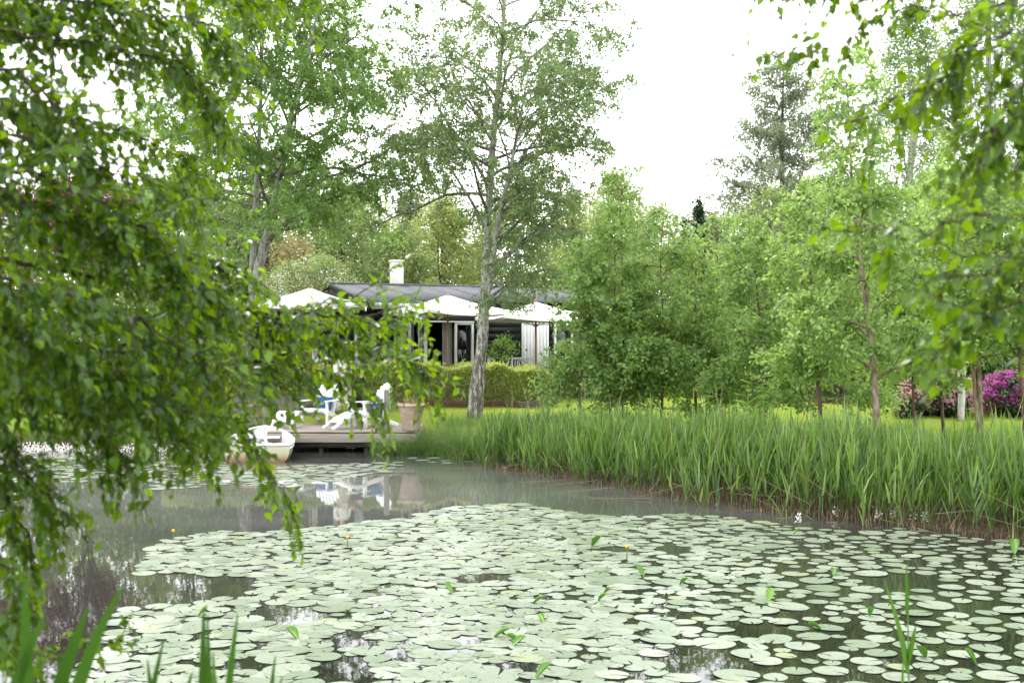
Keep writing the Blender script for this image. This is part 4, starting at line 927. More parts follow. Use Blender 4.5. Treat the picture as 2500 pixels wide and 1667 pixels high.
hedge(at(880, 0, 31.3)[:2], at(1335, 0, 32.2)[:2], 1.12, .88, .9, 34000, 'yellow-green clipped hedge below the terrace, behind the big birch', 'hedge_leaf', .06, 51, 1100)
hedge(at(400, 0, 30.7)[:2], at(872, 0, 31.2)[:2], .98, 1.08, .8, 14000, 'green hedge behind the deck chairs', 'hedge_leaf', .06, 52, 500)
hedge(at(1930, 0, 32.9)[:2], at(2140, 0, 32.9)[:2], .42, .36, .7, 6000, 'low grey-green bed behind the woven edging on the right', 'needle', .07, 53, 0, 'low_bed')

# ------------------------------------------------------------------ reeds, sedges, grass
SH = np.array([(-.75, 24.0), (-.6, 23.3), (1.08, 20.9), (2.75, 18.0), (4.27, 16.4), (6.2, 14.4), (8.2, 12.2)])
shl = np.concatenate([[0], np.cumsum(np.linalg.norm(np.diff(SH, axis=0), axis=1))])
def shore(s):
    return np.stack([np.interp(s, shl, SH[:, 0]), np.interp(s, shl, SH[:, 1])], -1)
def shore_n(s):
    d = shore(s + .05) - shore(s - .05); d = d / np.linalg.norm(d, axis=-1, keepdims=True)
    return np.stack([-d[:, 1], d[:, 0]], -1)               # towards the land
rg = np.random.default_rng(61)
def reed_bed(n, dmin, dmax, seed, sc=1.0):
    rg = np.random.default_rng(seed); s = rg.random(n) * (shl[-1] - .1) + .05; clumpy = .25 * np.sin(s * 4.1) + .15 * np.sin(s * 9.7 + 1)
    d = dmin + (dmax - dmin) * rg.random(n) ** .8 + clumpy * .5
    xy = shore(s) + shore_n(s) * d[:, None]; g0 = np.maximum(ground_z(xy[:, 0], xy[:, 1]), -.25)
    top = (.76 + .38 * np.clip(s / 6.5, 0, 1)) * sc + rg.normal(0, .13, n) + .09 * np.sin(s * 2.3) + .05 * np.sin(s * 6.1 + d * 3) - .09 * np.clip(d, 0, 3)
    top = np.where(rg.random(n) < .05, top + rg.uniform(.1, .3, n), top)
    top = np.where(d < .1, top * rg.uniform(.6, .95, n), top); return s, d, xy, g0, np.maximum(top, g0 + .35)
bb = Big()
n = 3000; s, d, xy, g0, top = reed_bed(n, -.22, 2.0, 61)
base = np.column_stack([xy, g0]); ln = rg.normal(0, .10, (n, 2)); hgt = top - g0; tip = base + np.column_stack([ln * hgt[:, None], hgt * .8])
bb.sticks(base + (tip - base) * .17, tip, .0045, .0028, mi=0, tint=.35); bb.sticks(base, base + (tip - base) * .19, .006, .005, mi=1, tint=.45)
for k in range(6):                                           # blades up the stalk
    f = .26 + .13 * k + rg.normal(0, .03, n); P = base + (tip - base) * np.clip(f, 0, 1)[:, None]; az = rg.random(n) * 6.283
    L = rg.uniform(.30, .62, n) * (1.0 if k < 5 else .9); L = np.minimum(L, hgt * .7)
    bb.ribbons(P, az, L, rg.uniform(.018, .048, n), rg.uniform(.05, .5, n), rg.uniform(.1, 1.2, n) * (1.1 - .12 * k), 3, rg)
n3 = 420; s, d, xy, g0, top = reed_bed(n3, -.1, 1.8, 64, .9); bb.ribbons(np.column_stack([xy, g0 + .05]), rg.random(n3) * 6.283, np.maximum(top - g0, .3) * rg.uniform(.6, 1.15, n3), .014, rg.uniform(0, .3, n3), rg.uniform(.3, 1.5, n3), 4, rg, mi=1)
n2 = 3000; s, d, xy, g0, top = reed_bed(n2, -.05, 2.2, 62, .62)      # grassy undergrowth
bb.ribbons(np.column_stack([xy, g0]), rg.random(n2) * 6.283, np.maximum(top - g0, .3) * 1.25, .010, rg.uniform(0, .25, n2), rg.uniform(.5, 1.7, n2), 5, rg)
tag(bb.build('reed_bed', [M['reed'], M['straw']]), 'dense bed of green reeds along the right bank', 'reeds', kind='stuff')
bb = Big(); n = 1100; s, d, xy, g0, top = reed_bed(n, -.28, .25, 63, 1)
bb.ribbons(np.column_stack([xy, np.maximum(g0, -.06)]), rg.random(n) * 6.283, rg.uniform(.05, .24, n), .010, rg.uniform(0, .4, n), rg.uniform(.2, 1.3, n), 3, rg)
n = 70; s = rg.random(n) * shl[-1]; xy = shore(s) + shore_n(s) * rg.uniform(-.5, .1, n)[:, None]; a = rg.random(n) * 6.283; L = rg.uniform(.4, 1.1, n); A = np.column_stack([xy, rg.uniform(.0, .35, n)]); B = A + np.column_stack([np.cos(a) * L, np.sin(a) * L * .5, rg.uniform(-.2, .5, n)]); B[:, 2] = np.maximum(B[:, 2], .0)
bb.sticks(A, B, .0045, .003)
n = 45; s = 1 + rg.random(n) * (shl[-1] - 1); xy = shore(s) + shore_n(s) * rg.uniform(-.1, 1.6, n)[:, None]; A = np.column_stack([xy, np.full(n, .1)]); B = A + np.column_stack([rg.normal(0, .28, n), rg.normal(0, .2, n), rg.uniform(1.0, 1.75, n)])
bb.sticks(A, B, .005, .003, tint=.9)
tag(bb.build('dead_reed_litter', M['straw']), 'brown dead reed stalks at the water line', 'reeds', kind='stuff')
# sedge tussocks between the deck and the reeds
bb = Big()
for k in range(46):
    u = rg.random(); c = np.array([-.75, 24.1]) * (1 - u) + np.array([-2.35, 26.0]) * u + rg.normal(0, .16, 2) + np.array([.25, .15])
    n = 80; xy = c + rg.normal(0, .10, (n, 2)); bb.ribbons(np.column_stack([xy, ground_z(xy[:, 0], xy[:, 1])]), rg.random(n) * 6.283, rg.uniform(.35, .85, n), .009, rg.uniform(0, .3, n), rg.uniform(.5, 2.0, n), 5, rg)
for k in range(20):                                          # in the shallows before the deck end
    c = np.array([rg.uniform(-3.0, -1.9), rg.uniform(25.5, 25.95)]); n = 45; xy = c + rg.normal(0, .08, (n, 2)); bb.ribbons(np.column_stack([xy, np.full(n, -.03)]), rg.random(n) * 6.283, rg.uniform(.2, .72, n), .010, rg.uniform(0, .45, n), rg.uniform(.4, 2.2, n), 5, rg)
for k in range(60):
    c = np.array([rg.uniform(-2.2, 1.5), rg.uniform(24.6, 28.0)]); 
    if pond_sd(c[:1], c[1:])[0] < .2: continue
    n = 60; xy = c + rg.normal(0, .14, (n, 2)); bb.ribbons(np.column_stack([xy, ground_z(xy[:, 0], xy[:, 1])]), rg.random(n) * 6.283, rg.uniform(.2, .5, n), .008, rg.uniform(0, .3, n), rg.uniform(.4, 1.6, n), 4, rg)
for k in range(70):                                         # left shore
    x = rg.uniform(-13, -5.6); c = np.array([x, np.interp(x, [-13, -8, -5.6], [27.7, 27.3, 27.8]) + rg.uniform(0, .8)])
    n = 70; xy = c + rg.normal(0, .14, (n, 2)); bb.ribbons(np.column_stack([xy, np.maximum(ground_z(xy[:, 0], xy[:, 1]), -.02)]), rg.random(n) * 6.283, rg.uniform(.25, .75, n), .010, rg.uniform(0, .3, n), rg.uniform(.4, 1.6, n), 4, rg)
tag(bb.build('sedge_grass', M['sedge']), 'arching sedge tufts along the bank by the deck', 'grass', kind='stuff')
# lawn blades
n = 42000; X = rg.uniform(-9, 13, n); Y = rg.uniform(18, 33.5, n); ok = (pond_sd(X, Y) > 1.2); X = X[ok]; Y = Y[ok]; n = len(X)
bb = Big(); bb.ribbons(np.column_stack([X, Y, ground_z(X, Y) - .01]), rg.random(n) * 6.283, rg.uniform(.035, .075, n), .012, rg.uniform(0, .3, n), rg.uniform(.3, 1.2, n), 1, rg)
tag(bb.build('lawn_grass', M['grass']), 'short yellow-green lawn grass', 'grass', kind='stuff')
n = 420; c = on_z(2010, 1012, .6); X = rg.uniform(2.4, 9, n); Y = rg.uniform(23, 31, n); bb = Big(); bb.leaves(np.column_stack([X, Y, ground_z(X, Y) + .07]), .028, T_PETAL, rg, axis=nrm(rnd_unit(n, rg) * [1, 1, .1]), normal=np.tile([0, 0, 1.], (n, 1)))
X = rg.uniform(-3, 1, 90); Y = rg.uniform(27.5, 30.5, 90); bb.leaves(np.column_stack([X, Y, ground_z(X, Y) + .07]), .026, T_PETAL, rg, axis=nrm(rnd_unit(90, rg) * [1, 1, .1]), normal=np.tile([0, 0, 1.], (90, 1)))
tag(bb.build('daisies_in_lawn', M['white_petal']), 'tiny white daisies scattered in the lawn', 'flowers', kind='stuff')

# ------------------------------------------------------------------ lily pads
def pad_mat(name, c0, c1, edge):
    m, n, out = new_mat(name); tc = n.nodes.new('ShaderNodeTexCoord')
    oi = n.nodes.new('ShaderNodeObjectInfo'); at_ = n.nodes.new('ShaderNodeAttribute'); at_.attribute_name = 'tint'
    add = n.nodes.new('ShaderNodeMath'); add.operation = 'ADD'; n.links.new(oi.outputs['Random'], add.inputs[0]); n.links.new(at_.outputs['Fac'], add.inputs[1])
    fr_ = n.nodes.new('ShaderNodeMath'); fr_.operation = 'FRACT'; n.links.new(add.outputs[0], fr_.inputs[0])
    col = ramp(n, fr_.outputs[0], [(0, c0), (.93, c1), (1, edge)])
    geo = n.nodes.new('ShaderNodeNewGeometry'); t = n.nodes.new('ShaderNodeTexNoise'); t.inputs['Scale'].default_value = 26; t.inputs['Detail'].default_value = 4; n.links.new(geo.outputs['Position'], t.inputs['Vector'])
    sp_ = ramp(n, t.outputs['Fac'], [(.32, (.30, .25, .12)), (.41, (1, 1, 1))])
    mx = n.nodes.new('ShaderNodeMixRGB'); mx.blend_type = 'MULTIPLY'; mx.inputs[0].default_value = .8; n.links.new(col, mx.inputs[1]); n.links.new(sp_, mx.inputs[2])
    t2 = n.nodes.new('ShaderNodeTexNoise'); t2.inputs['Scale'].default_value = 7; n.links.new(geo.outputs['Position'], t2.inputs['Vector'])
    p = bsdf(n, mx.outputs[0], .32, .42); bump(n, p, t2.outputs['Fac'], .12, .02); n.links.new(p.outputs[0], out.inputs[0]); return m
M['pad'] = pad_mat('lily_pad', (.095, .128, .078), (.185, .212, .166), (.15, .175, .085))
M['pad_spot'] = noise_mat('pad_heart', [(.3, (.10, .09, .035)), (.7, (.18, .17, .07))], 30, .5)
M['young_pad'] = leaf_mat('young_pad', [(0, (.07, .19, .02)), (1, (.16, .32, .03))], (.25, .5, .03), .35, .35, .5)
def pad_shape(rg, n=26):
    a = np.linspace(.10, 2 * math.pi - .10, n); r_ = .5 * (1 + .035 * np.sin(a * 2 + rg.random() * 6) + .018 * np.sin(a * 5 + rg.random() * 6) + rg.normal(0, .006, n)); el = rg.uniform(.86, 1.0)
    rim = np.column_stack([r_ * np.cos(a) * 1.0, r_ * np.sin(a) * el, .006 + .006 * np.sin(a * 2 + rg.random() * 6) + rg.normal(0, .0015, n)])
    mid = rim * [.55, .55, 0] + [0, 0, .004]; low = rim * [.985, .985, 1] - [0, 0, .006]; c = np.array([[.03, 0, .0]])
    V = np.concatenate([c, mid, rim, rim, low]); i = np.arange(n - 1)
    tri = np.column_stack([np.zeros(n - 1, int), 1 + i, 2 + i]); q1 = np.column_stack([1 + i, 1 + n + i, 2 + n + i, 2 + i]); q2 = np.column_stack([1 + 2 * n + i, 1 + 3 * n + i, 2 + 3 * n + i, 2 + 2 * n + i])
    return V, tri, q1, q2
rg = np.random.default_rng(71)
shapes = [pad_shape(rg) for _ in range(14)]; far_shapes = [pad_shape(rg, 15) for _ in range(10)]
def heart(q, s):                                             # the stalk scar in the middle of a pad
    n_ = 9; a = np.arange(n_) * 2 * math.pi / n_; r_ = s * .055 * (1 + .35 * np.sin(a * 2 + s * 40))
    return np.column_stack([.03 * s + r_ * np.cos(a) * 1.3, r_ * np.sin(a), np.full(n_, .0045)])
def inpoly(x, y, poly):
    ins = np.zeros(np.shape(x), bool)
    for i in range(len(poly)):
        (x0, y0), (x1, y1) = poly[i], poly[(i + 1) % len(poly)]
        if y0 == y1: continue
        ins ^= ((y0 > y) != (y1 > y)) & (x < (x1 - x0) * (y - y0) / (y1 - y0) + x0)
    return ins
MAIN = [(330, 1405), (400, 1318), (520, 1296), (640, 1300), (760, 1290), (1000, 1262), (1120, 1236), (1260, 1230), (1420, 1256), (1560, 1262), (1660, 1252), (1880, 1276), (2060, 1296), (2300, 1286), (2560, 1300), (2700, 1700), (2700, 1900), (150, 1900), (190, 1640), (280, 1555), (290, 1490), (480, 1470), (620, 1440), (600, 1418), (460, 1395)]
HOLES = [((560, 1430), 75, 30), ((700, 1500), 110, 28), ((850, 1560), 60, 25), ((1180, 1412), 70, 14), ((840, 1640), 90, 40), ((1730, 1610), 110, 42), ((1850, 1540), 80, 22), ((2200, 1420), 110, 22), ((2390, 1480), 70, 16), ((1680, 1500), 60, 12), ((1500, 1340), 40, 10), ((1290, 1625), 110, 14), ((1640, 1340), 60, 8), ((1960, 1500), 60, 10), ((620, 1620), 60, 22), ((980, 1600), 45, 22), ((2050, 1570), 45, 14), ((1150, 1560), 60, 9), ((2460, 1560), 60, 16)]
PATCH = [([(560, 1160), (700, 1138), (980, 1128), (960, 1152), (700, 1180), (600, 1186)], .9), ([(1000, 1118), (1180, 1112), (1190, 1128), (1040, 1132)], .5), ([(-60, 1118), (250, 1112), (330, 1150), (200, 1175), (-60, 1195)], .9), ([(-60, 1200), (60, 1205), (70, 1250), (-60, 1250)], .35), ([(300, 1130), (560, 1125), (560, 1180), (380, 1200)], .8),
         ([(620, 1150), (900, 1140), (820, 1172), (640, 1186)], .9)]
pads = []
cell = {}
def try_pad(x, y, dia, k):
    key = (int(x // .4), int(y // .4))
    for a in (-1, 0, 1):
        for c in (-1, 0, 1):
            for (x2, y2, d2) in cell.get((key[0] + a, key[1] + c), ()):
                if (x - x2) ** 2 + (y - y2) ** 2 < (k * (dia + d2) / 2) ** 2: return False
    cell.setdefault(key, []).append((x, y, dia)); pads.append((x, y, dia)); return True
for it in range(45000):
    y = rg.uniform(7.6, 17.9); x = rg.uniform(-6, 9); px = CX + x / y * F; py = CY + H / y * F
    if not inpoly(px, py, MAIN): continue
    if any(((px - c[0]) / (a * .95)) ** 2 + ((py - c[1]) / (h * .95)) ** 2 < 1 for c, a, h in HOLES): continue
    if pond_sd(np.array([x]), np.array([y]))[0] > -.15: continue
    dens = .63 if x / y < .10 else .78 if x / y < .22 else .97
    try_pad(x, y, rg.choice([rg.uniform(.13, .22), rg.uniform(.21, .29), rg.uniform(.28, .37)], p=[.3, .5, .2]), dens)
for poly, dn in PATCH:
    for it in range(1500):
        px = rg.uniform(min(p[0] for p in poly), max(p[0] for p in poly)); py = rg.uniform(min(p[1] for p in poly), max(p[1] for p in poly))
        if inpoly(px, py, poly) and rg.random() < dn:
            c = on_z(px, py); try_pad(c[0], c[1], rg.uniform(.22, .36), 1.0 / dn * .8)
pads.sort(key=lambda p: p[1])
meshes = []
for V, tri, q1, q2 in shapes:
    q = Big(); q.add(V, tri); q.Fs += [q1, q2]; q.M += [np.zeros(len(q1), int), np.zeros(len(q2), int)]; q.T[-1] = np.zeros(len(V)); meshes.append(q.mesh('lily_pad', M['pad'], True))
hm_ = Big(); hm_.add(heart(hm_, 1.0), [list(range(9))]); hm_.T[-1] = np.zeros(9); heart_mesh = hm_.mesh('stalk_scar', M['pad_spot'])
def zone(x, y):
    px = CX + x / y * F; py = CY + H / y * F
    row = 'bottom row' if py > 1600 else 'second band up' if py > 1520 else 'third band up'
    col = 'far left' if px < 450 else 'left' if px < 800 else 'left of centre' if px < 1120 else 'centre' if px < 1420 else 'right of centre' if px < 1750 else 'right' if px < 2120 else 'far right'
    return row, col
inview = [p for p in pads if -60 < CX + p[0] / p[1] * F < 2560 and CY + H / p[1] * F < 1690]
single = inview[:300]; ids = set(map(id, single)); cnt = {}
for (x, y, dia) in single: cnt.setdefault(zone(x, y), []).append((x, y, dia))
size_rank = {}
for z_, L in cnt.items():
    L.sort(key=lambda p: p[0])
    for i, p_ in enumerate(L): size_rank[id(p_)] = (i, len(L))
ORD = ['first', 'second', 'third', 'fourth', 'fifth', 'sixth', 'seventh', 'eighth', 'ninth', 'tenth', 'eleventh', 'twelfth', 'thirteenth', 'fourteenth', 'fifteenth', 'sixteenth', 'seventeenth', 'eighteenth', 'nineteenth', 'twentieth'] + ['twenty-first', 'twenty-second', 'twenty-third', 'twenty-fourth', 'twenty-fifth', 'twenty-sixth', 'twenty-seventh', 'twenty-eighth', 'twenty-ninth', 'thirtieth'] + ['thirty-first', 'thirty-second', 'thirty-third', 'thirty-fourth', 'thirty-fifth', 'thirty-sixth', 'thirty-seventh', 'thirty-eighth', 'thirty-ninth', 'fortieth'] + ['late'] * 60
key_of = {(p[0], p[1]): None for p in single}
for z_, L in cnt.items():
    for i, p_ in enumerate(L): key_of[(p_[0], p_[1])] = (z_, i, len(L))
for i, (x, y, dia) in enumerate(single):
    o = link('lily_pad', meshes[i % len(meshes)]); o.location = (x, y, .002 + .005 * rg.random()); o.scale = (dia, dia, dia); o.rotation_euler = (rg.normal(0, .010), rg.normal(0, .010), rg.random() * 6.283)
    (row, col), k, nn_ = key_of[(x, y)]
    sz = 'small' if dia < .24 else 'large' if dia > .32 else 'mid-sized'
    pos = 'leftmost' if k == 0 else 'rightmost' if k == nn_ - 1 else ORD[k] + ' from the left'
    tag(o, f'{sz} pale lily pad, {pos} in {row}, {col}', 'lily pad', 'pale green lily pads afloat on the pond')
    if rg.random() < .55:
        h_ = link('stalk_scar', heart_mesh, o); h_.scale = (rg.uniform(.7, 1.4),) * 3
bb = Big()
for (x, y, dia) in pads:
    if (x, y) in key_of: continue
    V, tri, q1, q2 = far_shapes[rg.integers(len(far_shapes))]; a = rg.random() * 6.283; c_, s_ = math.cos(a), math.sin(a); tx, ty = rg.normal(0, .012, 2)
    W = V * dia; W = np.column_stack([W[:, 0] * c_ - W[:, 1] * s_, W[:, 0] * s_ + W[:, 1] * c_, W[:, 2]]); W[:, 2] += W[:, 0] * tx + W[:, 1] * ty; n0 = bb.n
    W += [x, y, .002 + .005 * rg.random()]; bb.add(W, tri, rg.random()); bb.Fs += [q1 + n0, q2 + n0]; bb.M += [np.zeros(len(q1), int), np.zeros(len(q2), int)]
tag(bb.build('lily_pad_drift', M['pad'], smooth=True), 'farther drift of many pale lily pads', 'lily pads', kind='stuff')
# young curled lily leaves standing up, each its own
curl = [(1104, 1449, .9), (1301, 1473, .8), (1446, 1332, 1.3), (1572, 1408, 1.0), (1660, 1427, .8), (1475, 1448, .6), (1461, 1466, .8), (1327, 1520, .8), (1206, 1555, 1.0), (1252, 1577, .9), (1267, 1567, .8), (973, 1310, .6), (1061, 1277, .6), (1308, 1656, 1.0), (2035, 1405, .9), (1877, 1466, .9), (2123, 1503, .8), (2004, 1537, .8), (2384, 1622, .9), (2258, 1604, .9), (2477, 1352, 1.4), (1935, 1308, .9), (482, 1506, .8), (727, 1561, 1.1), (850, 1492, .6)]
cl_lab = {0: 'left of centre, tall and pointed', 2: 'the largest, in the far middle of the drift', 20: 'by the reeds at the right edge', 13: 'nearest the bottom edge', 22: 'nearest the left edge of the drift'}
for i, (px, py, s) in enumerate(curl):
    c = on_z(px, py); a = rg.random() * 6.283; n1, n2 = 7, 6; V = []
    op = rg.uniform(.5, 1.1); tl = rg.uniform(.35, .9)
    for u in range(n1):
        for v in range(n2):
            t_ = u / (n1 - 1); wv = (v / (n2 - 1) * 2 - 1); wd = .075 * math.sin(math.pi * min(.97, t_ * .9 + .08)) ** .8
            V.append([t_ * .20 * math.cos(tl), wv * wd * math.cos(op * abs(wv)), t_ * .20 * math.sin(tl) + abs(wv) ** 1.3 * wd * math.sin(op) * 1.1])
    f = [[u * n2 + v, (u + 1) * n2 + v, (u + 1) * n2 + v + 1, u * n2 + v + 1] for u in range(n1 - 1) for v in range(n2 - 1)]
    q = Big(); q.add(V, f, rg.random()); q.add(np.array(V) - [0, 0, .003], np.array(f)[:, ::-1], .3); o = q.build('curled_lily_leaf', M['young_pad'], smooth=True); o.location = (c[0], c[1], .0); o.rotation_euler = (0, 0, a); o.scale = (s * .75,) * 3
    far = 'far side of the drift' if py < 1350 else 'middle of the drift' if py < 1480 else 'near side of the drift'
    tag(o, 'bright green half-curled lily leaf, ' + cl_lab.get(i, f'{far}, {ORD[sorted(q_[0] for q_ in curl if (q_[1] < 1350) == (py < 1350) and (q_[1] < 1480) == (py < 1480)).index(px)]} from the left there'), 'lily leaf', 'young curled lily leaves')
# yellow pond lily buds
for px, py, zt, lab in ((423, 1311, .10, 'yellow water lily bud at the left end of the drift'), (848, 1328, .10, 'yellow water lily bud left of centre in the drift'), (1530, 1366, .16, 'small pale bud on a bare stalk right of centre')):
    c = on_z(px, py + 6); t = thing('water_lily_bud', lab, 'flower', c, 0, 'yellow water lily buds')
    part('stalk', lambda q: q.tube([[0, 0, -.1], [.005, 0, zt]], .006, 6), M['reed'], t)
    part('bud', lambda q: q.lathe([(.001, zt - .01), (.014, zt), (.020, zt + .014), (.014, zt + .028), (.001, zt + .032)], 10), M['yellow'], t, smooth=True)
# water violets
def violet(x, y, h, lab, seed):
    rg = np.random.default_rng(seed); t = thing('water_violet', lab, 'flower', (x, y, 0), 0, 'pale water violets')
    part('stalk', lambda q: q.tube([[0, 0, -.1], [rg.normal(0, .01), 0, h]], .004, 5), M['sedge'], t)
    for k in range(3):
        z = h * (.45 + .27 * k); q = Big(); n_ = 10; a = np.arange(n_) * .63 + rg.random(); d = np.column_stack([np.cos(a), np.sin(a), rg.normal(.2, .5, n_)]); q.leaves(d * .014 + np.column_stack([rg.normal(0, .008, n_), rg.normal(0, .008, n_), z + rg.normal(0, .012, n_)]), rg.uniform(.022, .042, n_) - .005 * k, T_PETAL, rg, axis=nrm(d)); q.build('flower_whorl', M['white_petal'], t)
vl = [(1950, 1285, 'alone on open water left of the reeds'), (2041, 1266, 'at the foot of the reeds, leftmost there'), (2126, 1262, 'below the peeling birch at the reed edge'), (2146, 1275, 'just right of the one below the peeling birch'), (2180, 1275, 'in the middle of the reed edge on the right'), (2230, 1278, 'between dead stalks at the reed edge'), (2258, 1282, 'right of the pair between dead stalks'), (2392, 1280, 'farthest right along the reeds'),
      (852, 1100, 'before the middle of the deck'), (862, 1102, 'just right of the one before the deck'), (914, 1101, 'before the right end of the deck'), (924, 1101, 'by the sedges at the right end of the deck'), (2295, 1255, 'deep among the reeds on the right')]
for i, (px, py, lab) in enumerate(vl):
    c = on_z(px, py); violet(c[0], c[1], .15 if i < 8 else .14, 'pale water violet ' + lab, 500 + i)
bb = Big(); n = 2600; X = rg.uniform(-12.6, -9.0, n); X = np.where(rg.random(n) < .25, rg.uniform(-9, -6.6, n), X); Yv = 26.4 + rg.normal(0, .30, n); bb.leaves(np.column_stack([X, Yv, np.abs(rg.normal(.06, .06, n))]), .032, T_PETAL, rg, droop=-.5, flat=1)
tag(bb.build('water_violet_mass', M['white_petal']), 'drift of tiny white flowers along the left shore', 'flowers', kind='stuff')

# ------------------------------------------------------------------ two people on the lawn
M['skin'] = noise_mat('skin', [(.3, (.48, .28, .20)), (.7, (.56, .34, .25))], 12, .5)
M['hair'] = noise_mat('hair', [(.3, (.055, .028, .016)), (.7, (.13, .07, .04))], 30, .5, .3, stretch=(4, 4, .4), bmp=.4)
M['cloth_white'] = paint('cloth_white', (.70, .69, .66), .8)
M['cloth_black'] = paint('cloth_black', (.015, .015, .017), .8)
M['cloth_grey'] = paint('cloth_grey', (.20, .21, .22), .8)
M['cloth_mottled'] = noise_mat('cloth_mottled', [(.35, (.22, .19, .14)), (.5, (.42, .39, .31)), (.62, (.26, .27, .22)), (.75, (.55, .52, .45))], 16, .85)
def skin_mesh(name, V, E, rad, mat_, parent, root=0, lv=2):
    me = bpy.data.meshes.new(name); me.from_pydata([tuple(map(float, v)) for v in V], E, []); me.materials.append(mat_)
    o = link(name, me, parent); md = o.modifiers.new('skin', 'SKIN'); md.use_smooth_shade = True
    for i, s in enumerate(me.skin_vertices[0].data):
        r_ = rad[i]; s.radius = r_ if isinstance(r_, tuple) else (r_, r_); s.use_root = (i == root)
    sb = o.modifiers.new('sub', 'SUBSURF'); sb.levels = lv; sb.render_levels = lv
    return o
def person(loc, rz, label, h, armL, armR, top, legs, skirt, hair_long, shoes='cloth_black'):
    t = thing('person', label, 'person', loc, rz); k = h / 1.70; t.scale = (k, k, k)
    V = [(0, 0, .95), (0, .01, 1.12), (0, .02, 1.30), (0, .02, 1.42), (0, 0, 1.50), (0, -.01, 1.56), (0, -.015, 1.63), (0, -.01, 1.68)]
    rad = [(.15, .11), (.12, .09), (.155, .10), (.11, .075), .05, .075, .088, .06]; E = [(i, i + 1) for i in range(7)]
    def chain(start, pts, rs):
        p_ = start
        for q, r_ in zip(pts, rs):
            V.append(q); rad.append(r_); E.append((p_, len(V) - 1)); p_ = len(V) - 1
        return p_
    for s in (-1, 1):
        chain(0, [(s * .095, 0, .86), (s * .105, -.01, .50), (s * .11, .02, .10), (s * .11, .01, .05), (s * .12, -.13, .03)], [.085, .058, .038, .04, .03])
    hands = []
    for s, arm in ((-1, armL), (1, armR)):
        sh = (s * .18, .02, 1.38); wr = chain(3, [sh] + list(arm), [.05, .038, .026, .03]); hands.append((wr, np.array(arm[-1]), np.array(arm[-2])))
    for wr, hp, wp in hands:                          # five fingers
        d = nrm(hp - wp); sd_ = nrm(np.cross(d, [0, 0, 1.]) + 1e-4)
        for j, (off, L) in enumerate(((-.028, .075), (-.010, .085), (.010, .08), (.026, .065))):
            b_ = hp + d * .03 + sd_ * off; chain(wr, [tuple(b_), tuple(b_ + d * L * .5 + [0, 0, -.012]), tuple(b_ + d * L + [0, 0, -.035])], [.009, .008, .007])
        chain(wr, [tuple(hp + sd_ * .035 - [0, 0, .01]), tuple(hp + sd_ * .05 + d * .035 - [0, 0, .02])], [.010, .008])
    skin_mesh('body', V, E, rad, M['skin'], t)
    tv = [(0, 0, .93), (0, .01, 1.12), (0, .02, 1.30), (0, .02, 1.425)]; tr = [(.175, .135), (.15, .115), (.175, .118), (.125, .09)]; te = [(0, 1), (1, 2), (2, 3)]
    for s, arm in ((-1, armL), (1, armR)):
        b_ = len(tv); tv += [(s * .185, .02, 1.385), arm[0], tuple(np.array(arm[0]) * .45 + np.array(arm[1]) * .55)]; tr += [.065, .055, .048]; te += [(3, b_), (b_, b_ + 1), (b_ + 1, b_ + 2)]
    skin_mesh('blouse', tv, te, tr, M[top], t)
    if skirt:
        part('skirt', lambda q: q.lathe([(.16, 1.02), (.19, .90), (.24, .65), (.32, .30), (.36, .12), (.35, .115), (.001, .9)], 28), M[skirt], t, smooth=True)
    else:
        lv_ = [(0, 0, .95)]; lr = [(.17, .13)]; le = []
        for s in (-1, 1):
            b_ = len(lv_); lv_ += [(s * .095, 0, .84), (s * .105, -.01, .50), (s * .11, .02, .10)]; lr += [.105, .078, .06]; le += [(0, b_), (b_, b_ + 1), (b_ + 1, b_ + 2)]
        skin_mesh('trousers', lv_, le, lr, M[legs], t)
    for s in (-1, 1): part('shoe', lambda q: q.lathe([(.001, .075), (.035, .07), (.048, .03), (.05, 0), (.001, 0)], 12, (s * .115, -.03, 0)), M[shoes], t, smooth=True)
    hv = [(0, .03, 1.70), (0, .065, 1.62), (0, .085, 1.50), (0, .09, 1.36), (0, .085, 1.22 if hair_long else 1.40)]
    skin_mesh('hair', hv, [(i, i + 1) for i in range(4)], [(.075, .07), (.102, .085), (.095, .055), (.085, .04), (.045, .02)], M['hair'], t)
    face = link('face', None, t)
    for s in (-1, 1): part('eye', lambda q: q.lathe([(.001, .008), (.010, .004), (.012, 0), (.001, -.006)], 8, (s * .032, -.098, 1.622)), M['cloth_black'], face)
    part('nose', lambda q: q.tube([[0, -.095, 1.63], [0, -.118, 1.595]], [.007, .013], 6), M['skin'], face)
    part('mouth', lambda q: q.box((0, -.094, 1.565), (.042, .012, .010)), M['rake'], face)
    return t
c = at(876, 0, 30.0); person((c[0], 30.0, gz(c[0], 30.0)), R(-70), 'person with long brown hair in a pale top and dark trousers behind the chairs', 1.66,
    [(-.21, .02, 1.12), (-.16, -.18, 1.02), (-.13, -.27, 1.04)], [(.21, -.02, 1.12), (.12, -.24, 1.08), (.08, -.32, 1.12)], 'cloth_grey', 'cloth_black', None, True)
c = at(836, 0, 29.7); person((c[0], 29.7, gz(c[0], 29.7)), R(35), 'person in a white blouse and long mottled beige skirt behind the chairs', 1.60,
    [(-.22, .0, 1.13), (-.14, -.20, 1.10), (-.08, -.27, 1.13)], [(.22, 0, 1.13), (.15, -.2, 1.08), (.08, -.27, 1.12)], 'cloth_white', None, 'cloth_mottled', False)

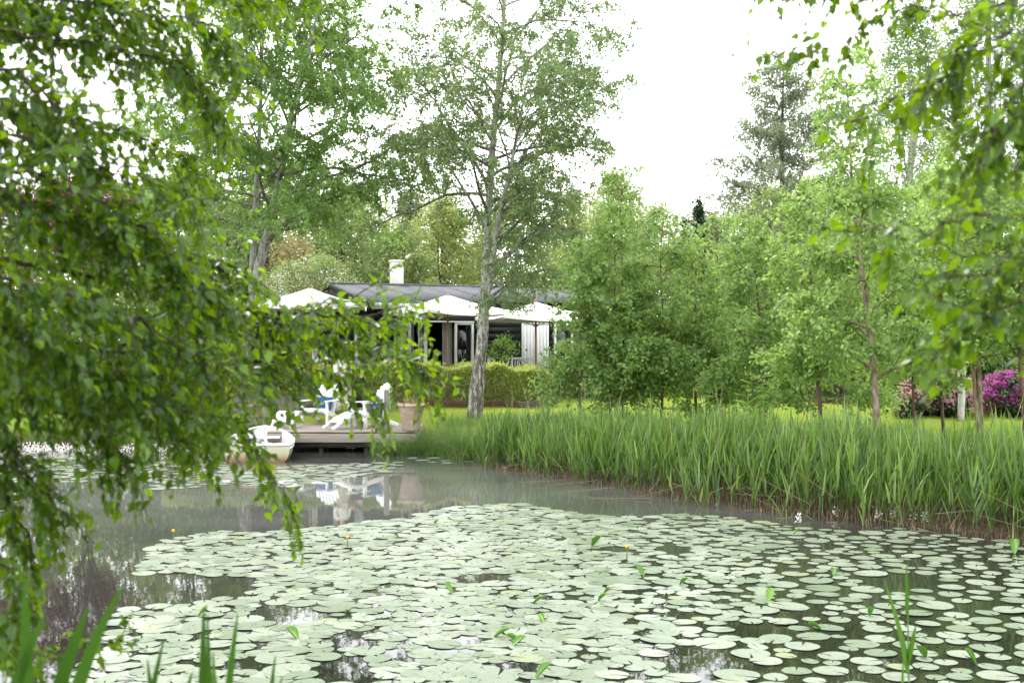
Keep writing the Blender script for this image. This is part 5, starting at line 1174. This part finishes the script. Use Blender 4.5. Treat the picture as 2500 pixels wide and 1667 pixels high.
# ------------------------------------------------------------------ overhanging birch branches close to the camera
def near_birch(name, label, root, limbs, seed, twig_gap, twig_len, n_leaf_twig, droop, canopy, leafs=.037, top_z=9.0, lr=.016):
    rg = np.random.default_rng(seed); root = np.array(root, float); t = thing(name, label, 'tree', root, 0)
    tk = Big(); tk.tube(np.array([[0, 0, -.2], [.03, .02, 1.5], [0, .03, 3.0], [.05, 0, 5.0], [.0, .05, 7.0], [.02, 0, top_z]]), [.17, .14, .12, .09, .055, .015], 14); tk.build('trunk', M['birch_bark'], t, True)
    LP, LA, TW0, TW1, TR = [], [], [], [], []
    for spec in limbs:
        lb = spec[0]; dn = spec[1] if len(spec) > 1 else 1.0; dl = spec[2] if len(spec) > 2 else 1.0
        pts = np.array([at(*q) for q in lb]); kk = np.linspace(0, len(pts) - 1, (len(pts) - 1) * 6 + 1)
        cur = np.stack([np.interp(kk, np.arange(len(pts)), pts[:, c]) for c in range(3)], 1)
        for _ in range(3): cur[1:-1] = (cur[:-2] + 2 * cur[1:-1] + cur[2:]) / 4
        cur[1:-1] += rg.normal(0, .012, cur[1:-1].shape)
        tip0 = np.array([root[0], root[1], cur[0][2] + .15]); full = np.vstack([[tip0], (tip0 + cur[0])[None] / 2 + [[0, 0, .08]], cur])
        L = np.concatenate([[0], np.cumsum(np.linalg.norm(np.diff(full, axis=0), axis=1))])
        bb = Big(); bb.tube(full - root, np.interp(L, [0, L[-1]], [lr, .0018]), 6, cap=False); bb.build('limb', M['near_bark'], t, True)
        s0 = L[2] + .05; nt_ = int((L[-1] - s0) / twig_gap * dn)
        for j in range(nt_):
            s = s0 + (L[-1] - s0) * (j + rg.random()) / nt_; q = np.array([np.interp(s, L, full[:, c]) for c in range(3)]); dv = np.array([np.interp(min(s + .05, L[-1]), L, full[:, c]) for c in range(3)]) - np.array([np.interp(s - .05, L, full[:, c]) for c in range(3)])
            az = math.atan2(dv[1], dv[0]) + rg.normal(0, .9); el = math.atan2(dv[2], np.hypot(dv[0], dv[1])) + rg.normal(-.15, .5)
            Lt = twig_len * rg.uniform(.5, 1.3) * dl; p2 = path(q, az, el, Lt, 6, rg, .12, -droop * rg.uniform(.4, 1.4))
            TW0 += list(p2[:-1]); TW1 += list(p2[1:]); TR += [.0022, .002, .0018, .0016, .0014, .0012]
            nl = int(n_leaf_twig * Lt / twig_len + rg.random())
            for m_ in range(nl):
                f = (m_ + rg.random() * .6) / nl; pt = along(p2, min(f * .92 + .08, .999)); dd = nrm(p2[min(5, int(f * 6)) + 1] - p2[min(5, int(f * 6))])
                ax = nrm(dd * .5 + rg.normal(0, .55, 3) + [0, 0, -.45]); LP.append(pt + ax * .003); LA.append(ax)
    LP = np.array(LP); LA = np.array(LA); n = len(LP); nr = nrm(rg.normal(0, .55, (n, 3)) + [0, -.15, 1.0]); sz = leafs * rg.uniform(.6, 1.25, n); tint = rg.random(n) ** 1.3
    fr_ = np.abs(LP[:, 0] / LP[:, 1]) < .44
    dist = np.where(fr_ & (LP[:, 1] > .5), sz / np.maximum(LP[:, 1], .5), 0); order = np.argsort(-dist); big = order[:300]; rest = order[300:]
    tm = []
    for k in range(6):
        q = Big(); T = T_BIRCH[0].copy(); T[:, 1] *= rg.uniform(.85, 1.15); T[:, 2] *= rg.uniform(.5, 1.6); q.add(T, T_BIRCH[1], [.1, .3, .45, .6, .75, .95][k]); tm.append(q.mesh('leaf', M['near_leaf'], True))
    for i in big:
        o = link('leaf', tm[int(min(5, tint[i] * 6))], t); a = LA[i]; s_ = nrm(np.cross(nr[i], a)); nn = np.cross(a, s_)
        o.matrix_local = Matrix(((a[0] * sz[i], s_[0] * sz[i], nn[0] * sz[i], LP[i][0] - root[0]), (a[1] * sz[i], s_[1] * sz[i], nn[1] * sz[i], LP[i][1] - root[1]), (a[2] * sz[i], s_[2] * sz[i], nn[2] * sz[i], LP[i][2] - root[2]), (0, 0, 0, 1)))
    bb = Big(); bb.leaves(LP[rest] - root, sz[rest], T_BIRCH, rg, axis=LA[rest], normal=nr[rest], tint=tint[rest])
    if canopy:
        n_, c_, sp_ = canopy; C = np.array(c_) + rg.normal(0, 1, (60, 3)) * sp_; P = C[rg.integers(0, 60, n_)] + rg.normal(0, .35, (n_, 3))
        keep = (P[:, 2] > H + .30 * np.maximum(P[:, 1], 0) + .25); P = P[keep]; bb.leaves(P - root, leafs * 1.15, T_LEAF, rg, droop=.4, flat=.8)
    o = bb.build('foliage', M['near_leaf'], t, True); o['kind'] = 'stuff'
    bb = Big(); TR = np.array(TR); bb.sticks(np.array(TW0) - root, np.array(TW1) - root, TR, TR * .85); o = bb.build('twig', M['near_bark'], t); o['kind'] = 'stuff'
    print('near leaves', n)
    return t
LL = [
 ([(-300, -170, 3.9), (60, -60, 3.9), (330, -20, 4.0), (600, -20, 4.2), (740, -30, 4.4)], 1.4),
 ([(-300, 20, 3.9), (80, 40, 3.9), (260, 50, 4.0), (420, 120, 4.2), (520, 220, 4.3), (540, 300, 4.3)], 1.3),
 ([(-300, 220, 3.8), (40, 240, 3.8), (120, 330, 3.9), (240, 400, 4.0)], 1.2),
 ([(-300, 260, 3.9), (100, 270, 3.9), (300, 320, 4.1), (430, 370, 4.2), (500, 430, 4.3)], .9),
 ([(-300, 1060, 3.5), (-60, 1120, 3.5), (40, 1240, 3.6), (90, 1400, 3.7)], 1.0, .8),
 ([(-300, -60, 3.6), (60, -10, 3.7), (300, 20, 3.8), (480, 50, 3.9), (570, 110, 4.0)], 1.4),
 ([(-300, 60, 3.6), (60, 90, 3.6), (250, 110, 3.8), (430, 150, 3.9), (520, 260, 4.0)], 1.1),
 ([(-300, 130, 3.4), (60, 190, 3.4), (160, 260, 3.5), (230, 360, 3.6)], .9),
 ([(-300, 300, 3.4), (60, 330, 3.4), (250, 400, 3.6), (400, 440, 3.8), (480, 500, 3.9)], .8),
 ([(-300, 360, 3.2), (60, 420, 3.3), (250, 490, 3.5), (370, 570, 3.6), (450, 660, 3.7)], 1.3),
 ([(-300, 420, 3.3), (0, 480, 3.3), (220, 560, 3.6), (400, 640, 3.8), (560, 740, 4.0)], 1.4),
 ([(-300, 500, 4.0), (60, 560, 4.0), (300, 600, 4.2), (480, 630, 4.4), (610, 680, 4.5)], 1.3),
 ([(-300, 560, 3.6), (60, 640, 3.6), (380, 700, 4.0), (640, 770, 4.2), (830, 770, 4.4), (1010, 760, 4.5)], 1.05),
 ([(-300, 700, 4.3), (300, 760, 4.3), (700, 780, 4.5), (880, 720, 4.6), (960, 650, 4.6)], .35, .5),
 ([(-300, 600, 3.0), (60, 680, 3.1), (260, 760, 3.4), (420, 840, 3.6), (560, 920, 3.8)], 1.4),
 ([(-300, 660, 4.0), (150, 740, 4.0), (520, 800, 4.3), (800, 830, 4.5), (1000, 870, 4.7), (1070, 920, 4.7)], .95),
 ([(-300, 720, 3.0), (20, 780, 3.1), (160, 860, 3.4), (300, 930, 3.5), (420, 1010, 3.6)], 1.4),
 ([(-300, 740, 3.9), (100, 830, 3.9), (420, 870, 4.1), (600, 890, 4.3), (740, 900, 4.4)], 1.0),
 ([(-300, 780, 4.2), (200, 830, 4.2), (560, 880, 4.5), (760, 900, 4.6), (900, 960, 4.7), (940, 1010, 4.7)], .7, .9),
 ([(-300, 800, 3.6), (60, 860, 3.6), (260, 920, 3.8), (440, 990, 3.9), (540, 1040, 4.0)], 1.3),
 ([(-300, 820, 4.1), (100, 900, 4.1), (380, 960, 4.2), (560, 1020, 4.3), (640, 1110, 4.4), (720, 1270, 4.5)], .75, .8),
 ([(-300, 860, 3.4), (20, 930, 3.5), (160, 990, 3.6), (260, 1060, 3.7), (320, 1150, 3.8)], 1.0),
 ([(-300, 920, 4.0), (60, 960, 4.0), (280, 1010, 4.1), (430, 1060, 4.2), (520, 1090, 4.3)], .8),
 ([(-300, 900, 3.4), (-20, 1000, 3.5), (70, 1130, 3.6), (120, 1260, 3.7)], .9, .8),
 ([(-300, 1000, 3.4), (-40, 1100, 3.4), (100, 1180, 3.6), (170, 1270, 3.7)], .6, .8),
 ([(-300, 1150, 3.3), (-80, 1240, 3.3), (20, 1380, 3.4), (50, 1520, 3.5)], .8, .8),
 ([(-300, 1600, 3.6), (0, 1640, 3.6), (150, 1590, 3.7), (330, 1540, 3.8)], .55, .6),
 ([(-300, 1330, 3.2), (-60, 1440, 3.2), (20, 1560, 3.3), (90, 1680, 3.4)], .8, .8),
]
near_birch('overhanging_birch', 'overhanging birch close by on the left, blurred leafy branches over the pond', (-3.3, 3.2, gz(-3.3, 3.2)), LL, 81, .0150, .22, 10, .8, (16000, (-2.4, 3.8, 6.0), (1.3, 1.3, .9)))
RL = [
 ([(2900, -200, 3.54), (2500, -90, 3.54), (2200, -40, 3.66), (1980, -20, 3.78), (1850, -25, 3.78)], .8, .6),
 ([(2900, -60, 3.54), (2500, 0, 3.54), (2250, 20, 3.66), (2100, 70, 3.66), (1990, 120, 3.66), (1850, 140, 3.78)], .75, .45),
 ([(2900, 40, 3.05), (2500, 90, 3.05), (2330, 160, 3.17), (2210, 230, 3.29), (2080, 300, 3.42)], .9, .8),
 ([(2900, -40, 2.9), (2560, 10, 2.9), (2440, 90, 2.9), (2340, 120, 3.0), (2260, 200, 3.0)], 1.1, .9),
 ([(2900, 150, 2.9), (2580, 200, 2.9), (2480, 260, 2.9), (2420, 330, 3.0)], 1.1, .9),
 ([(2900, 100, 2.68), (2560, 160, 2.68), (2450, 260, 2.81), (2380, 380, 2.93)], 1.0, .8),
 ([(2900, 220, 3.05), (2540, 280, 3.05), (2400, 340, 3.05), (2320, 430, 3.17)], .9, .8),
 ([(2900, 430, 2.56), (2560, 500, 2.56), (2380, 540, 2.68), (2200, 560, 2.81), (2060, 560, 2.93)], .7, .5),
 ([(2900, 560, 2.44), (2560, 610, 2.56), (2400, 650, 2.56), (2280, 700, 2.68)], .8, .6),
 ([(2900, 680, 2.44), (2560, 740, 2.56), (2400, 780, 2.56), (2300, 850, 2.68)], .8, .55),
]
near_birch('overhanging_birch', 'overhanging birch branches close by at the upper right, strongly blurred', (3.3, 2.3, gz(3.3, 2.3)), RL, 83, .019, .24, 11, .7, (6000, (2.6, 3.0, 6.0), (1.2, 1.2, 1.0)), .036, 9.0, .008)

# ------------------------------------------------------------------ reed blades close to the camera
def blade(parent, pts, wd, tint, root):
    P = np.array(pts) - root; k = len(P); tt = np.linspace(0, 1, k); wv = wd * np.minimum(1, .6 + 1.5 * tt) * np.maximum((1 - tt), .02) ** .6
    T = nrm(np.gradient(P, axis=0)); S = nrm(np.cross(T, [.15, -1, .1])); q = Big()
    A = P - S * wv[:, None] / 2; B = P + S * wv[:, None] / 2; C = P + np.cross(S, T) * .12 * wv[:, None]
    V = np.stack([A, C, B], 1).reshape(-1, 3); f = [[3 * i + j, 3 * i + j + 1, 3 * i + j + 4, 3 * i + j + 3] for i in range(k - 1) for j in range(2)]
    q.add(V, f, tint); return q.build('blade', M['near_reed'], parent, True)
def near_reed(px, Y, blades, label, stem_top=None):
    c = at(px, 0, Y); c[2] = max(gz(c[0], Y), -.3); t = thing('near_reed', label, 'reed', c, 0, 'reeds growing right before the camera')
    if stem_top is not None:
        e_ = at(*stem_top, Y); part('stem', lambda q: q.tube(np.array([[0, 0, 0], (e_ - c) * .5 + [.01, 0, 0], e_ - c]), [.006, .005, .002], 6), M['reed'], t)
    for (x0, y0, x1, y1, x2, y2, wd, tn) in blades:
        a, m_, e_ = at(x0, y0, Y), at(x1, y1, Y - .05), at(x2, y2, Y - .1); u = np.linspace(0, 1, 12)[:, None]
        blade(t, a * (1 - u) ** 2 + m_ * 2 * u * (1 - u) + e_ * u ** 2, wd, tn, c)
near_reed(70, 2.6, [(60, 1980, 70, 1700, 60, 1420, .054, .3), (110, 2000, 170, 1650, 300, 1430, .048, .2), (-40, 1980, 10, 1700, 110, 1500, .042, .35), (40, 2000, -10, 1700, -60, 1480, .048, .25)], 'broad dark green reed blades in the bottom left corner')
near_reed(210, 2.7, [(60, 1960, 130, 1700, 215, 1480, .058, .2)], 'single reed blade slanting up right of the bottom left corner')
near_reed(360, 3.0, [(330, 1980, 350, 1760, 400, 1560, .032, .5), (380, 1980, 380, 1780, 360, 1610, .032, .6), (420, 1960, 440, 1720, 470, 1640, .029, .5)], 'short reed blades at the bottom edge, left of the upright pair')
near_reed(497, 3.1, [(492, 1990, 492, 1740, 498, 1480, .038, .25), (512, 1990, 514, 1740, 506, 1500, .029, .45)], 'upright pair of dark reed blades at the bottom left')
near_reed(545, 3.0, [(545, 1990, 540, 1780, 580, 1500, .038, .6), (530, 1980, 528, 1760, 520, 1590, .032, .8)], 'light reed blades just right of the upright pair')
near_reed(650, 3.2, [(650, 1990, 648, 1780, 672, 1600, .032, .5), (600, 1990, 640, 1800, 690, 1650, .032, .85)], 'reed blades at the bottom edge, right of the light ones')
near_reed(2218, 5.2, [(2216, 1640, 2205, 1545, 2158, 1415, .034, .75), (2216, 1620, 2226, 1570, 2236, 1525, .036, .4), (2215, 1500, 2214, 1440, 2213, 1376, .024, .4), (2204, 1700, 2202, 1660, 2206, 1600, .02, .8)], 'lone reed with two blades standing in front at the lower right', (2215, 1400))
near_reed(880, 3.4, [(880, 1980, 878, 1800, 870, 1645, .014, .5), (900, 1980, 920, 1800, 925, 1650, .012, .9)], 'thin reed tips at the bottom edge left of centre')
